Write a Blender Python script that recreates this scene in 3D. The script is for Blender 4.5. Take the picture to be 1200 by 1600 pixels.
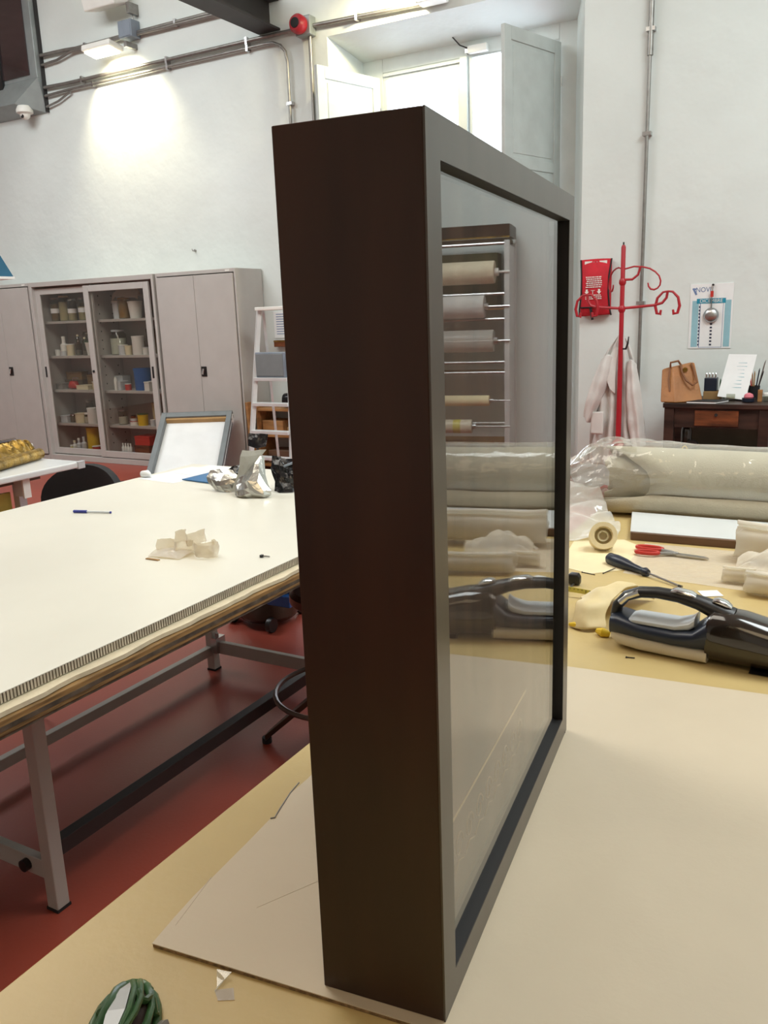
import bpy, bmesh, math, random
from mathutils import Vector, Matrix, noise
for o in list(bpy.data.objects): bpy.data.objects.remove(o)
SC = bpy.context.scene
COL = SC.collection
PI = math.pi
random.seed(4)
# ------------------------------------------------------------ camera
cam = bpy.data.cameras.new('camera'); camo = bpy.data.objects.new('camera', cam); COL.objects.link(camo)
cam.sensor_fit = 'VERTICAL'; cam.sensor_height = 24; cam.lens = 1310/1600*24
cam.clip_start = .02; cam.clip_end = 100
RX = Vector((.8736, .4853, -.0360)); RZ = Vector((.480, -.847, .230)).normalized()
RX = (RX - RZ*RX.dot(RZ)).normalized(); RY = RZ.cross(RX)
M = Matrix((RX, RY, RZ)).transposed().to_4x4(); M.translation = (0, 0, 1.52)
camo.matrix_world = M
SC.camera = camo
# ------------------------------------------------------------ world and lights
def lin(c):
    c = c/255.
    return c/12.92 if c <= .04045 else ((c+.055)/1.055)**2.4
def rgb(r, g, b): return (lin(r), lin(g), lin(b), 1)
w = bpy.data.worlds.new('world'); SC.world = w; w.use_nodes = True
bg = w.node_tree.nodes['Background']; bg.inputs[0].default_value = rgb(232, 242, 255); bg.inputs[1].default_value = 6.0
def area(name, loc, size, power, color, target, sy=None):
    l = bpy.data.lights.new(name, 'AREA'); l.energy = power; l.color = color[:3]; l.size = size
    if sy: l.shape = 'RECTANGLE'; l.size_y = sy
    o = bpy.data.objects.new(name, l); COL.objects.link(o); o.location = loc
    o.rotation_euler = (Vector(target)-Vector(loc)).to_track_quat('-Z', 'Y').to_euler()
    return o
area('unseen_ceiling_light', (-3.2, 2.2, 5.3), 3.0, 86, rgb(255, 247, 230), (-3.2, 2.2, 0), 2.0)  # unseen area lights added overhead to light tables and walls, no fixtures modelled
area('unseen_ceiling_light.001', (-6.5, 3.2, 5.3), 3.5, 235, rgb(243, 248, 249), (-6.5, 4.2, 0), 2.0)
area('unseen_ceiling_light.002', (1.2, 3.5, 5.3), 2.5, 215, rgb(240, 248, 248), (.6, 4.5, 0), 2.0)
area('unseen_ceiling_light.003', (.5, -1.8, 5.3), 2.5, 40, rgb(255, 228, 185), (0, -1, 0), 2.0)  # added warm area light behind the camera for the near table
def spot(name, loc, target, power, ang, color, rad=.03):
    l = bpy.data.lights.new(name, 'SPOT'); l.energy = power; l.spot_size = math.radians(ang); l.spot_blend = .5
    l.color = color[:3]; l.shadow_soft_size = rad
    o = bpy.data.objects.new(name, l); COL.objects.link(o); o.location = loc
    o.rotation_euler = (Vector(target)-Vector(loc)).to_track_quat('-Z', 'Y').to_euler()
SC.view_settings.view_transform = 'Standard'; SC.view_settings.look = 'None'
SC.view_settings.gamma = 1; SC.view_settings.use_curve_mapping = False
SC.view_settings.exposure = 0.0

# ------------------------------------------------------------ materials
def mat(name, col, rough=.6, metal=0, var=.06, scale=6, bump=0, bscale=60, spec=.5, stretch=None, col2=None, coat=0, trans=0):
    m = bpy.data.materials.new(name); m.use_nodes = True
    nt = m.node_tree; N = nt.nodes; L = nt.links; p = N['Principled BSDF']
    c = rgb(*col); tc = N.new('ShaderNodeTexCoord'); src = tc.outputs['Object']
    if stretch:
        mp = N.new('ShaderNodeMapping'); mp.inputs['Scale'].default_value = stretch; L.new(src, mp.inputs[0]); src = mp.outputs[0]
    n = N.new('ShaderNodeTexNoise'); n.inputs['Scale'].default_value = scale; n.inputs['Detail'].default_value = 5; L.new(src, n.inputs['Vector'])
    r = N.new('ShaderNodeValToRGB'); L.new(n.outputs['Fac'], r.inputs[0])
    if col2: a, b = rgb(*col2), c
    else:
        a = tuple(x*(1-var*2) for x in c[:3])+(1,); b = tuple(min(1, x*(1+var)) for x in c[:3])+(1,)
    r.color_ramp.elements[0].position = .32; r.color_ramp.elements[1].position = .68
    r.color_ramp.elements[0].color = a; r.color_ramp.elements[1].color = b
    L.new(r.outputs[0], p.inputs['Base Color'])
    p.inputs['Roughness'].default_value = rough; p.inputs['Metallic'].default_value = metal
    p.inputs['Specular IOR Level'].default_value = spec; p.inputs['Coat Weight'].default_value = coat
    p.inputs['Transmission Weight'].default_value = trans
    if bump:
        n2 = N.new('ShaderNodeTexNoise'); n2.inputs['Scale'].default_value = bscale; n2.inputs['Detail'].default_value = 4; L.new(src, n2.inputs['Vector'])
        b = N.new('ShaderNodeBump'); b.inputs['Strength'].default_value = bump; b.inputs['Distance'].default_value = .02
        L.new(n2.outputs['Fac'], b.inputs['Height']); L.new(b.outputs[0], p.inputs['Normal'])
    return m
def glassy(name, tint=(255, 255, 255), ior=1.5, rough=.0, bump=0, bscale=20, base=0):
    m = bpy.data.materials.new(name); m.use_nodes = True; nt = m.node_tree; N = nt.nodes; L = nt.links
    N.remove(N['Principled BSDF']); out = N['Material Output']
    t = N.new('ShaderNodeBsdfTransparent'); t.inputs[0].default_value = rgb(*tint)
    g = N.new('ShaderNodeBsdfGlossy'); g.inputs['Roughness'].default_value = rough; g.inputs[0].default_value = (1, 1, 1, 1)
    f = N.new('ShaderNodeFresnel'); ge = N.new('ShaderNodeNewGeometry'); mi = N.new('ShaderNodeMapRange')   # thin sheet: same reflectance from both sides
    mi.inputs['To Min'].default_value = ior; mi.inputs['To Max'].default_value = 1/ior; L.new(ge.outputs['Backfacing'], mi.inputs['Value']); L.new(mi.outputs[0], f.inputs[0])
    mx = N.new('ShaderNodeMixShader'); fac = f.outputs[0]
    if base:
        a = N.new('ShaderNodeMath'); a.operation = 'ADD'; a.use_clamp = True; a.inputs[1].default_value = base; L.new(fac, a.inputs[0]); fac = a.outputs[0]
    L.new(fac, mx.inputs[0]); L.new(t.outputs[0], mx.inputs[1]); L.new(g.outputs[0], mx.inputs[2])
    if bump:
        tc = N.new('ShaderNodeTexCoord'); n = N.new('ShaderNodeTexNoise'); n.inputs['Scale'].default_value = bscale; n.inputs['Distortion'].default_value = 1.0
        L.new(tc.outputs['Object'], n.inputs['Vector']); b = N.new('ShaderNodeBump'); b.inputs['Strength'].default_value = bump; b.inputs['Distance'].default_value = .02
        L.new(n.outputs['Fac'], b.inputs['Height']); L.new(b.outputs[0], g.inputs['Normal']); L.new(b.outputs[0], f.inputs['Normal'])
    L.new(mx.outputs[0], out.inputs[0]); return m
def film(name, tint, white=.15, trl=False, **k):
    m = glassy(name, tint, **k); N = m.node_tree.nodes; L = m.node_tree.links; out = N['Material Output']
    src = out.inputs[0].links[0].from_socket; d = N.new('ShaderNodeBsdfDiffuse'); d.inputs[0].default_value = rgb(248, 245, 236)
    if trl:
        tr = N.new('ShaderNodeBsdfTranslucent'); tr.inputs[0].default_value = rgb(245, 238, 224); m2 = N.new('ShaderNodeMixShader'); L.new(d.outputs[0], m2.inputs[1]); L.new(tr.outputs[0], m2.inputs[2]); d = m2
    mx = N.new('ShaderNodeMixShader'); mx.inputs[0].default_value = white; L.new(src, mx.inputs[1]); L.new(d.outputs[0], mx.inputs[2]); L.new(mx.outputs[0], out.inputs[0]); return m
def emit(name, col, s):
    m = bpy.data.materials.new(name); m.use_nodes = True; N = m.node_tree.nodes; e = N.new('ShaderNodeEmission')
    e.inputs[0].default_value = rgb(*col); e.inputs[1].default_value = s; m.node_tree.links.new(e.outputs[0], N['Material Output'].inputs[0]); return m
K = {}
K['plaster'] = mat('plaster', (222, 229, 226), .9, var=.04, scale=.9, bump=.85, bscale=2.6)
K['floor'] = mat('floor_resin', (158, 70, 54), .38, var=.08, scale=1.5, bump=.03, bscale=90)
K['ceil'] = mat('ceiling_white', (225, 225, 220), .9)
K['winwhite'] = mat('window_paint', (214, 222, 220), .5, var=.03)
K['shutgrey'] = mat('shutter_paint', (196, 204, 202), .55, var=.04, bump=.05)
K['cab'] = mat('cabinet_paint', (186, 182, 177), .45, var=.02)
K['cabdark'] = mat('cabinet_seam', (95, 92, 90), .6)
K['black'] = mat('black_plastic', (26, 25, 26), .4)
K['blackm'] = mat('black_matte', (30, 30, 31), .75, var=.1)
K['white'] = mat('white_plastic', (232, 232, 226), .45, var=.02)
K['cream'] = mat('cream_plastic', (222, 212, 180), .5)
K['steel'] = mat('steel', (190, 190, 190), .3, 1, var=.05)
K['galv'] = mat('galvanised_conduit', (150, 148, 144), .4, .8, var=.08, scale=20)
K['alu'] = mat('aluminium', (218, 220, 220), .45, .35, var=.04)
K['beam'] = mat('beam_paint', (52, 48, 47), .6, var=.1)
K['red'] = mat('red_enamel', (172, 26, 40), .4, var=.06)
K['redcloth'] = mat('red_cloth', (196, 30, 46), .75, var=.08, scale=14, bump=.1)
K['brownlac'] = mat('dark_stained_wood', (66, 40, 25), .36, scale=3.0, stretch=(2.5, 2.5, .45), bump=.02, bscale=80, spec=.4, col2=(34, 20, 13))
K['frameface'] = mat('frame_face_sheen', (76, 68, 60), .3, var=.1, scale=5, stretch=(4, 4, .6), spec=.6)  # greyer and lighter than the side wood: grazing sheen put into the colour
K['rabbet'] = mat('black_rebate', (16, 12, 11), .6)
K['art'] = mat('artwork_print', (100, 80, 66), .7, var=.25, scale=4, stretch=(5, 5, .7), col2=(58, 46, 40))
K['artline'] = mat('artwork_gilt_line', (172, 140, 98), .6)
K['artdim'] = mat('artwork_scroll', (138, 114, 88), .7)
K['glass'] = glassy('glazing', (250, 250, 250), 1.5)
K['cabglass'] = glassy('cabinet_glass', (240, 238, 235), 1.4)
K['jarglass'] = glassy('jar_glass', (225, 228, 220), 1.4, base=.04)
K['film'] = film('clear_film', (246, 247, 246), .13, ior=1.42, rough=.06, bump=.5, bscale=9, base=.03)
K['bubble'] = film('foam_film', (250, 247, 240), .62, trl=True,  ior=1.4, rough=.3, bump=.3, bscale=24)
K['tapefilm'] = film('crumpled_tape', (225, 212, 190), .38, ior=1.45, rough=.2, bump=.4, bscale=40)
K['board'] = mat('table_board', (230, 227, 214), .32, var=.03, scale=1.6)
K['boardedge'] = mat('fluted_edge', (196, 186, 168), .8, var=.1, scale=40)
K['creamsheet'] = mat('cream_sheet', (226, 214, 186), .7, var=.07, scale=12, bump=.1)
K['ply'] = mat('plywood_edge', (150, 116, 70), .7, var=.3, scale=30, stretch=(1, .3, 6))
K['plydark'] = mat('plywood_dark_layer', (96, 84, 70), .7, var=.3, scale=25)
K['mdf'] = mat('table_mdf', (200, 176, 120), .42, var=.06, scale=3, bump=.03)
K['card'] = mat('white_cardboard', (206, 192, 168), .55, var=.035, scale=3, bump=.04, bscale=40)
K['cardedge'] = mat('cardboard_core', (140, 112, 78), .85, var=.3, scale=150)
K['frame_grey'] = mat('table_frame_paint', (176, 172, 164), .4, var=.04)
K['darkbar'] = mat('dark_steel_bar', (52, 50, 50), .45, .3)
K['linen'] = mat('linen_cloth', (198, 190, 168), .9, var=.05, scale=9, bump=.25, bscale=220)
K['whitepanel'] = mat('white_laminate', (222, 226, 226), .2, var=.02)
K['brownwood'] = mat('brown_wood_edge', (110, 82, 62), .6, var=.15, stretch=(.5, 4, 4))
K['navy'] = mat('navy_plastic', (34, 42, 58), .32, var=.05)
K['smoke'] = mat('smoked_plastic', (40, 32, 24), .14, var=.3, scale=8, coat=.6)
K['lightgrey'] = mat('light_grey_plastic', (200, 205, 208), .3)
K['chrome'] = mat('chrome', (225, 225, 225), .12, 1)
K['offwhite'] = mat('offwhite_plastic', (214, 204, 182), .4)
K['redplastic'] = mat('red_plastic', (196, 54, 44), .4)
K['greyplastic'] = mat('grey_plastic', (140, 138, 134), .4)
K['cappaper'] = mat('cream_paper', (234, 218, 176), .7, var=.05)
K['yellow'] = mat('yellow_plastic', (226, 190, 40), .5)
K['latex'] = mat('latex', (228, 208, 158), .55, var=.08, scale=10)
K['yellowtape'] = mat('yellow_tape', (206, 196, 96), .4)
K['foil'] = mat('silver_foil', (196, 196, 190), .22, .85, var=.1, scale=8, bump=.3, bscale=14)
K['foilin'] = mat('beige_bag_side', (172, 172, 164), .5, var=.05)
K['blackbag'] = mat('black_film', (22, 22, 26), .2, var=.1, bump=.4, bscale=20)
K['blue'] = mat('blue_card', (52, 112, 164), .45)
K['paper'] = mat('paper', (236, 238, 238), .75, var=.02)
K['bluepen'] = mat('blue_pen', (54, 62, 150), .35)
K['greyfelt'] = mat('grey_frame_paint', (122, 128, 130), .6, var=.06)
K['kraft'] = mat('kraft', (176, 140, 92), .8, var=.1)
K['gold'] = mat('gold_leaf', (158, 126, 56), .38, .7, var=.3, scale=18, bump=.5, bscale=26)
K['desk'] = mat('old_dark_wood', (58, 38, 30), .45, var=.4, scale=4, stretch=(.7, 4, 4))
K['deskred'] = mat('worn_brown_wood', (122, 68, 36), .45, var=.35, scale=5, stretch=(.8, 4, 4))
K['deskpanel'] = mat('grey_brown_panel', (104, 92, 76), .75, var=.1)
K['leather'] = mat('tan_leather', (172, 116, 66), .5, var=.1, scale=9, bump=.15)
K['leatherd'] = mat('tan_leather_strap', (128, 82, 46), .5)
K['cloth'] = mat('coat_cotton', (216, 214, 210), .9, var=.04, bump=.12, bscale=120)
K['pink'] = mat('pink', (220, 120, 135), .6)
K['green'] = mat('green_plastic', (62, 100, 62), .28, var=.25, scale=22)
K['teal'] = mat('teal_enamel', (20, 88, 118), .4)
K['calblue'] = mat('calendar_blue', (150, 194, 206), .7)
K['calteal'] = mat('calendar_teal', (30, 140, 168), .7)
K['ink'] = mat('ink', (52, 58, 80), .8)
K['inkblue'] = mat('ink_blue', (110, 130, 170), .8)
K['amber'] = mat('amber_content', (170, 128, 62), .5, var=.1)
K['brownpow'] = mat('brown_content', (146, 120, 82), .8, var=.12)
K['beigepow'] = mat('beige_content', (206, 190, 152), .8, var=.08)
K['bluepl'] = mat('blue_plastic', (40, 96, 168), .4)
K['orange'] = mat('orange_plastic', (196, 84, 46), .45)
K['woodbox'] = mat('wood_box', (170, 122, 74), .6, var=.15, stretch=(.6, 4, 4))
K['darkglass'] = mat('dark_glossy_glass', (58, 40, 42), .08, var=.2, scale=2, coat=1)
K['unitgrey'] = mat('unit_grey', (150, 158, 158), .4, .3)
K['greyjb'] = mat('grey_box', (130, 140, 152), .5)
K['cablegreen'] = mat('green_cable', (90, 150, 140), .4)
K['bronze'] = mat('bronze_paint', (74, 58, 48), .35, .5)
K['lampglow'] = emit('lamp_glow', (255, 240, 205), 14)
K['film2'] = film('loose_film', (240, 242, 242), .38, ior=1.42, rough=.08, bump=.6, bscale=9, base=.05)
K['plasticwrap'] = film('wrapped_roll_film', (220, 215, 210), .4,  ior=1.45, rough=.15, bump=.4)

# ------------------------------------------------------------ mesh builder
class MB:
    def __init__(s): s.v = []; s.f = []
    def add(s, vs, fs):
        b = len(s.v); s.v += [Vector(p) for p in vs]; s.f += [tuple(i+b for i in f) for f in fs]; return s
    def box(s, x0, x1, y0, y1, z0, z1):
        v = [(x, y, z) for z in (z0, z1) for y in (y0, y1) for x in (x0, x1)]
        return s.add(v, [(0, 2, 3, 1), (4, 5, 7, 6), (0, 1, 5, 4), (2, 6, 7, 3), (0, 4, 6, 2), (1, 3, 7, 5)])
    def obox(s, c, size, rz=0, rx=0, ry=0):
        R = Matrix.Rotation(rz, 3, 'Z') @ Matrix.Rotation(rx, 3, 'X') @ Matrix.Rotation(ry, 3, 'Y'); c = Vector(c)
        t = MB().box(-size[0]/2, size[0]/2, -size[1]/2, size[1]/2, -size[2]/2, size[2]/2)
        return s.add([c+R@p for p in t.v], t.f)
    def rings(s, rs, cap=True):
        n = len(rs[0]); vs = [p for r in rs for p in r]; fs = []
        for i in range(len(rs)-1):
            for j in range(n):
                fs.append((i*n+j, i*n+(j+1) % n, (i+1)*n+(j+1) % n, (i+1)*n+j))
        if cap: fs += [tuple(range(n))[::-1], tuple((len(rs)-1)*n+j for j in range(n))]
        return s.add(vs, fs)
    def tube(s, path, r, seg=10, cap=True, flat=1.0):
        P = [Vector(p) for p in path]; rs = []; up = None
        for i, p in enumerate(P):
            t = (P[min(i+1, len(P)-1)]-P[max(i-1, 0)]).normalized()
            if up is None: up = Vector((0, 0, 1)) if abs(t.z) < .9 else Vector((1, 0, 0))
            a = t.cross(up).normalized(); up = a.cross(t).normalized()
            rr = r[i] if isinstance(r, (list, tuple)) else r
            rs.append([p + a*math.cos(2*PI*k/seg)*rr + up*math.sin(2*PI*k/seg)*rr*flat for k in range(seg)])
        return s.rings(rs, cap)
    def lathe(s, prof, c=(0, 0, 0), seg=20, axis='Z', cap=True):
        c = Vector(c); rs = []
        for r, h in prof:
            ring = []
            for k in range(seg):
                a = 2*PI*k/seg; u, v = math.cos(a)*r, math.sin(a)*r
                ring.append(c+(Vector((u, v, h)) if axis == 'Z' else Vector((h, u, v)) if axis == 'X' else Vector((v, h, u))))
            rs.append(ring)
        return s.rings(rs, cap)
    def prism(s, poly, d, axis='Y', at=0):
        def P(a, b, c): return {'Y': (a, c, b), 'Z': (a, b, c), 'X': (c, a, b)}[axis]
        n = len(poly); v = [P(a, b, at) for a, b in poly]+[P(a, b, at+d) for a, b in poly]
        return s.add(v, [tuple(range(n)), tuple(range(2*n-1, n-1, -1))]+[(i, i+n, (i+1) % n+n, (i+1) % n) for i in range(n)])
    def grid(s, ctrl, nu=16, nv=16, fn=None):
        R, Cn = len(ctrl), len(ctrl[0])
        def cr(p0, p1, p2, p3, t): return .5*((2*p1)+(p2-p0)*t+(2*p0-5*p1+4*p2-p3)*t*t+(3*p1-p0-3*p2+p3)*t**3)
        def row(pts, t):
            n = len(pts)-1; x = min(t*n, n-1e-6); i = int(x); g = lambda k: pts[max(0, min(n, k))]
            return cr(g(i-1), g(i), g(i+1), g(i+2), x-i)
        C2 = [[Vector(p) for p in r] for r in ctrl]; vs = []
        for a in range(nv+1):
            for b in range(nu+1):
                p = row([row(r, b/nu) for r in C2], a/nv)
                if fn: p = p+Vector(fn(b/nu, a/nv, p))
                vs.append(p)
        return s.add(vs, [(a*(nu+1)+b, a*(nu+1)+b+1, (a+1)*(nu+1)+b+1, (a+1)*(nu+1)+b) for a in range(nv) for b in range(nu)])
    def loft(s, secs, n=20, e=2.6, axis='X'):
        rs = []
        for (x, yc, zc, hy, hz) in secs:
            ring = []
            for k in range(n):
                a = 2*PI*k/n; c_, s_ = math.cos(a), math.sin(a)
                u = math.copysign(abs(c_)**(2/e), c_)*hy; v = math.copysign(abs(s_)**(2/e), s_)*hz
                ring.append(Vector((x, yc+u, zc+v)) if axis == 'X' else Vector((yc+u, zc+v, x)))
            rs.append(ring)
        return s.rings(rs)
    def build(s, name, m, parent=None, world=True, smooth=False, bevel=0, solid=0, sub=0, label=None, seg=2):
        me = bpy.data.meshes.new(name)
        off = parent_loc(parent) if (parent is not None and world) else Vector()
        me.from_pydata([tuple(p-off) for p in s.v], [], s.f); me.materials.append(K[m] if isinstance(m, str) else m)
        bm = bmesh.new(); bm.from_mesh(me); bmesh.ops.recalc_face_normals(bm, faces=bm.faces); bm.to_mesh(me); bm.free()
        o = bpy.data.objects.new(name, me); COL.objects.link(o)
        if parent: o.parent = parent
        if smooth:
            for p in me.polygons: p.use_smooth = True
            try: me.set_sharp_from_angle(angle=math.radians(40))
            except Exception: pass
        if solid: d = o.modifiers.new('s', 'SOLIDIFY'); d.thickness = solid; d.offset = 0
        if bevel: b = o.modifiers.new('b', 'BEVEL'); b.width = bevel; b.segments = seg; b.limit_method = 'ANGLE'; b.angle_limit = .6
        if sub: q = o.modifiers.new('u', 'SUBSURF'); q.levels = sub; q.render_levels = sub
        if label: o['label'] = label
        return o
def parent_loc(p):
    v = Vector()
    while p is not None: v = v+Vector(p.location); p = p.parent
    return v
def tag(o, label, cat, group=None, kind=None):
    o['label'] = label; o['category'] = cat
    if group: o['group'] = group
    if kind: o['kind'] = kind
    return o
def thing(name, label, cat, loc, rz=0, group=None):
    o = bpy.data.objects.new(name, None); COL.objects.link(o); o.location = loc; o.rotation_euler = (0, 0, rz); o.empty_display_size = .05
    return tag(o, label, cat, group)
def struct(o, label=None):
    o['kind'] = 'structure'
    if label: o['label'] = label
    return o
def copytree(o, parent=None):
    c = o.copy(); COL.objects.link(c); c.parent = parent
    for ch in list(o.children): copytree(ch, c)
    return c
def text(name, body, size, m, parent, loc, rot=(PI/2, 0, 0), ext=.0004, align='CENTER', sx=1, label=None):
    cu = bpy.data.curves.new(name, 'FONT'); cu.body = body; cu.size = size; cu.extrude = ext; cu.align_x = align; cu.align_y = 'CENTER'; cu.resolution_u = 3
    t = bpy.data.objects.new(name+'_tmp', cu); COL.objects.link(t); bpy.context.view_layer.update()
    me = bpy.data.meshes.new_from_object(t.evaluated_get(bpy.context.evaluated_depsgraph_get()))
    COL.objects.unlink(t); bpy.data.objects.remove(t)
    me.name = name; me.materials.clear(); me.materials.append(K[m]); o = bpy.data.objects.new(name, me); COL.objects.link(o)
    o.parent = parent; o.location = Vector(loc)-parent_loc(parent); o.rotation_euler = rot; o.scale = (sx, 1, 1)
    return o
def nz(p, s=1, k=0): return noise.noise(Vector((p[0]*s+k, p[1]*s-k, p[2]*s+2*k)))

# ------------------------------------------------------------ room shell
YW = 7.03; XL, XR, YN, ZC = -12.0, 2.6, -4.5, 5.5
nx0, nx1, nz1 = -4.39, -2.05, 3.95          # window niche outer
ix0, ix1, iz1, YI = -4.30, -2.25, 3.82, 7.5
struct(MB().box(XL, XR, YN, 8.0, -.1, 0).build('floor', 'floor'))
struct(MB().box(XL, XR, YN, 8.0, ZC, ZC+.1).build('ceiling', 'ceil'))
mb = MB()
def wq(x0, x1, z0, z1):
    nX = max(1, int((x1-x0)/.35)); nZ = max(1, int((z1-z0)/.35)); vs = []; fs = []
    for i in range(nZ+1):
        for j in range(nX+1):
            vs.append((x0+(x1-x0)*j/nX, YW, z0+(z1-z0)*i/nZ))
    for i in range(nZ):
        for j in range(nX):
            a = i*(nX+1)+j; fs.append((a, a+1, a+nX+2, a+nX+1))
    mb.add(vs, fs)
wq(XL, nx0, 0, ZC); wq(nx1, XR, 0, ZC); wq(nx0, nx1, nz1, ZC)
O = [(nx0, 0), (nx0, nz1), (nx1, nz1), (nx1, 0)]; I = [(ix0, 0), (ix0, iz1), (ix1, iz1), (ix1, 0)]
mb.add([(x, YW, z) for x, z in O]+[(x, YI, z) for x, z in I], [(0, 1, 5, 4), (1, 2, 6, 5), (2, 3, 7, 6)])
# wall thickness behind the front skin, around the window opening
wx0, wx1, wz0, wz1 = -4.14, -2.36, .08, 3.72
for a in [(XL, ix0, 0, ZC), (ix1, XR, 0, ZC), (ix0, ix1, iz1, ZC)]: mb.box(a[0], a[1], 7.51, 7.9, a[2], a[3])
struct(mb.build('wall_back', 'plaster'), 'white plaster wall with the deep window recess')
struct(MB().box(XL-.1, XL, YN, 8, 0, ZC).build('wall_left', 'plaster'))
struct(MB().box(XR, XR+.1, YN, 8, 0, ZC).build('wall_right', 'plaster'))
struct(MB().box(XL, XR, YN-.1, YN, 0, ZC).build('wall_front', 'plaster'))

# window: frame, mullion, leaves and panes
win = MB()
win.box(ix0-.02, -4.09, 7.5, 7.58, 0, iz1+.02).box(-2.40, ix1+.02, 7.5, 7.58, 0, iz1+.02).box(-4.09, -2.40, 7.5, 7.58, 3.70, iz1+.02).box(-4.09, -2.40, 7.5, 7.58, 0, .10)
W1 = struct(win.build('window_1', 'winwhite', bevel=.006), 'tall white two-leaf window deep in the back wall recess')
MB().box(-3.30, -3.23, 7.47, 7.56, .1, 3.70).build('mullion', 'winwhite', W1, bevel=.006)
for a, b, top in ((-4.09, -3.30, 3.64), (-3.23, -2.40, 3.69)):
    lf = MB().box(a, b, 7.505, 7.55, top, 3.70).box(a, b, 7.505, 7.55, .1, .2).box(a, a+.035, 7.505, 7.55, .2, top).box(b-.035, b, 7.505, 7.55, .2, top).box(a, b, 7.51, 7.545, 1.75, 1.80)
    f = lf.build('window_leaf', 'winwhite', W1, bevel=.004)
    for z0, z1 in ((.2, 1.75), (1.80, top)):
        MB().box(a+.035, b-.035, 7.523, 7.529, z0, z1).build('pane', 'glass', f)
MB().box(-4.08, -3.30, 7.485, 7.5, 3.665, 3.685).build('top_bead', 'winwhite', W1)
def shutter(name, x0, y0, x1, y1, z0, z1, label):
    L = math.hypot(x1-x0, y1-y0); a = math.atan2(y1-y0, x1-x0)
    t = thing(name, label, 'shutter', (x0, y0, z0), a, 'window shutters')
    def lb(a0, a1, c0, c1, d0, d1): return MB().box(a0, a1, d0, d1, c0, c1)
    H = z1-z0
    fr = MB().box(0, .09, -.018, .018, 0, H).box(L-.09, L, -.018, .018, 0, H).box(.09, L-.09, -.018, .018, H-.1, H).box(.09, L-.09, -.018, .018, 0, .12)
    fr.box(.09, L-.09, -.018, .018, H-1.03, H-.95).box(.09, L-.09, -.018, .018, H-2.1, H-2.0)
    fr.build('shutter_frame', 'shutgrey', t, world=False, bevel=.004)
    for c0, c1 in ((.12, H-2.1), (H-2.0, H-1.03), (H-.95, H-.1)):
        lb(.09, L-.09, c0, c1, -.008, .008).build('panel', 'shutgrey', t, world=False)
        lb(.12, L-.12, c0+.03, c1-.03, -.013, .013).build('raised_panel', 'shutgrey', t, world=False, bevel=.004)
    for h in (.25, H/2, H-.3): MB().tube([(0, .02, h-.04), (0, .02, h+.04)], .008).build('hinge', 'steel', t, world=False)
    return t
shutter('window_shutter', -4.115, 7.46, -4.335, 6.73, .12, 3.65, 'white shutter folded open on the left side of the window')
shutter('window_shutter', -2.385, 7.46, -2.60, 6.72, .12, 3.66, 'grey panelled shutter folded open on the right side of the window')
# hardware on the window head
t = thing('window_sensor', 'small white sensor box on the window head beside the right shutter', 'sensor', (-3.12, 7.49, 3.74))
MB().box(-3.21, -3.03, 7.44, 7.50, 3.71, 3.77).build('housing', 'white', t, bevel=.006)
MB().box(-3.24, -3.21, 7.46, 7.49, 3.72, 3.76).build('bracket', 'steel', t)
MB().tube([(-3.20, 7.46, 3.75), (-3.27, 7.42, 3.78), (-3.33, 7.40, 3.85), (-3.34, 7.42, 3.90)], .006, 8).build('cable', 'black', t, smooth=True)
# skirting inside the recess side
t = tag(MB().tube([(-2.14, 7.3, .6), (-2.14, 7.3, .61)], .002).build('wall_nail', 'steel'), 'tiny nail in the right cheek of the window recess', 'nail')
bpy.data.objects.remove(t)
t = thing('wall_hook', 'small dark wall plug alone on the white wall above the grey cabinets', 'hook', (-6.12, 7.02, 2.23))
MB().lathe([(.012, -.02), (.012, 0)], (-6.12, 7.03, 2.23), 10, 'Y').build('plate', 'greyplastic', t)
MB().tube([(-6.12, 7.02, 2.23), (-6.12, 6.985, 2.225), (-6.12, 6.975, 2.245)], .004, 8).build('peg', 'greyplastic', t)

# steel beam
t = thing('steel_beam', 'dark steel I-beam running overhead into the back wall', 'beam', (-5.015, 5.2, 4.09))
MB().box(-5.13, -4.89, .5, YW-.002, 4.09, 4.108).build('bottom_flange', 'beam', t)
MB().box(-5.13, -4.89, .5, YW-.002, 4.335, 4.353).build('top_flange', 'beam', t)
MB().box(-5.02, -5.00, .5, YW-.002, 4.108, 4.335).build('web', 'beam', t)

# conduits
def clipset(t, pts, ax='X', r=.02, m='steel'):
    for p in pts:
        s_ = MB()
        if ax == 'X': s_.box(p[0]-.012, p[0]+.012, p[1]-r, YW, p[2]-r-.012, p[2]+r+.012)
        else: s_.box(p[0]-r-.016, p[0]+r+.016, p[1]-r, YW, p[2]-.014, p[2]+.014)
        s_.build('clip', m, t)
y = YW-.04
t = thing('conduit', 'topmost grey conduit pair running left of the junction box', 'conduit', (-7.9, y, 4.36), group='wall conduits')
MB().tube([(-8.04, y, 4.385), (-7.65, y, 4.375), (-7.5, y, 4.365), (-3.9, y, 4.36)], .019, 10).build('pipe', 'galv', t, smooth=True)
MB().tube([(-8.04, y, 4.29), (-7.8, y, 4.30), (-7.55, y-.01, 4.345), (-5.15, y-.012, 4.335)], .014, 10).build('pipe', 'galv', t, smooth=True)
clipset(t, [(-7.35, y, 4.36), (-6.1, y, 4.36), (-5.5, y, 4.36)])
t = thing('conduit', 'long grey conduit running from the wall unit to the red siren', 'conduit', (-6.4, y, 4.05), group='wall conduits')
MB().tube([(-8.04, y, 4.065), (-7.7, y, 4.055), (-4.66, y, 4.05)], .018, 10).build('pipe', 'galv', t, smooth=True)
clipset(t, [(-7.45, y, 4.055), (-6.25, y, 4.05), (-5.25, y, 4.05)])
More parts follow.
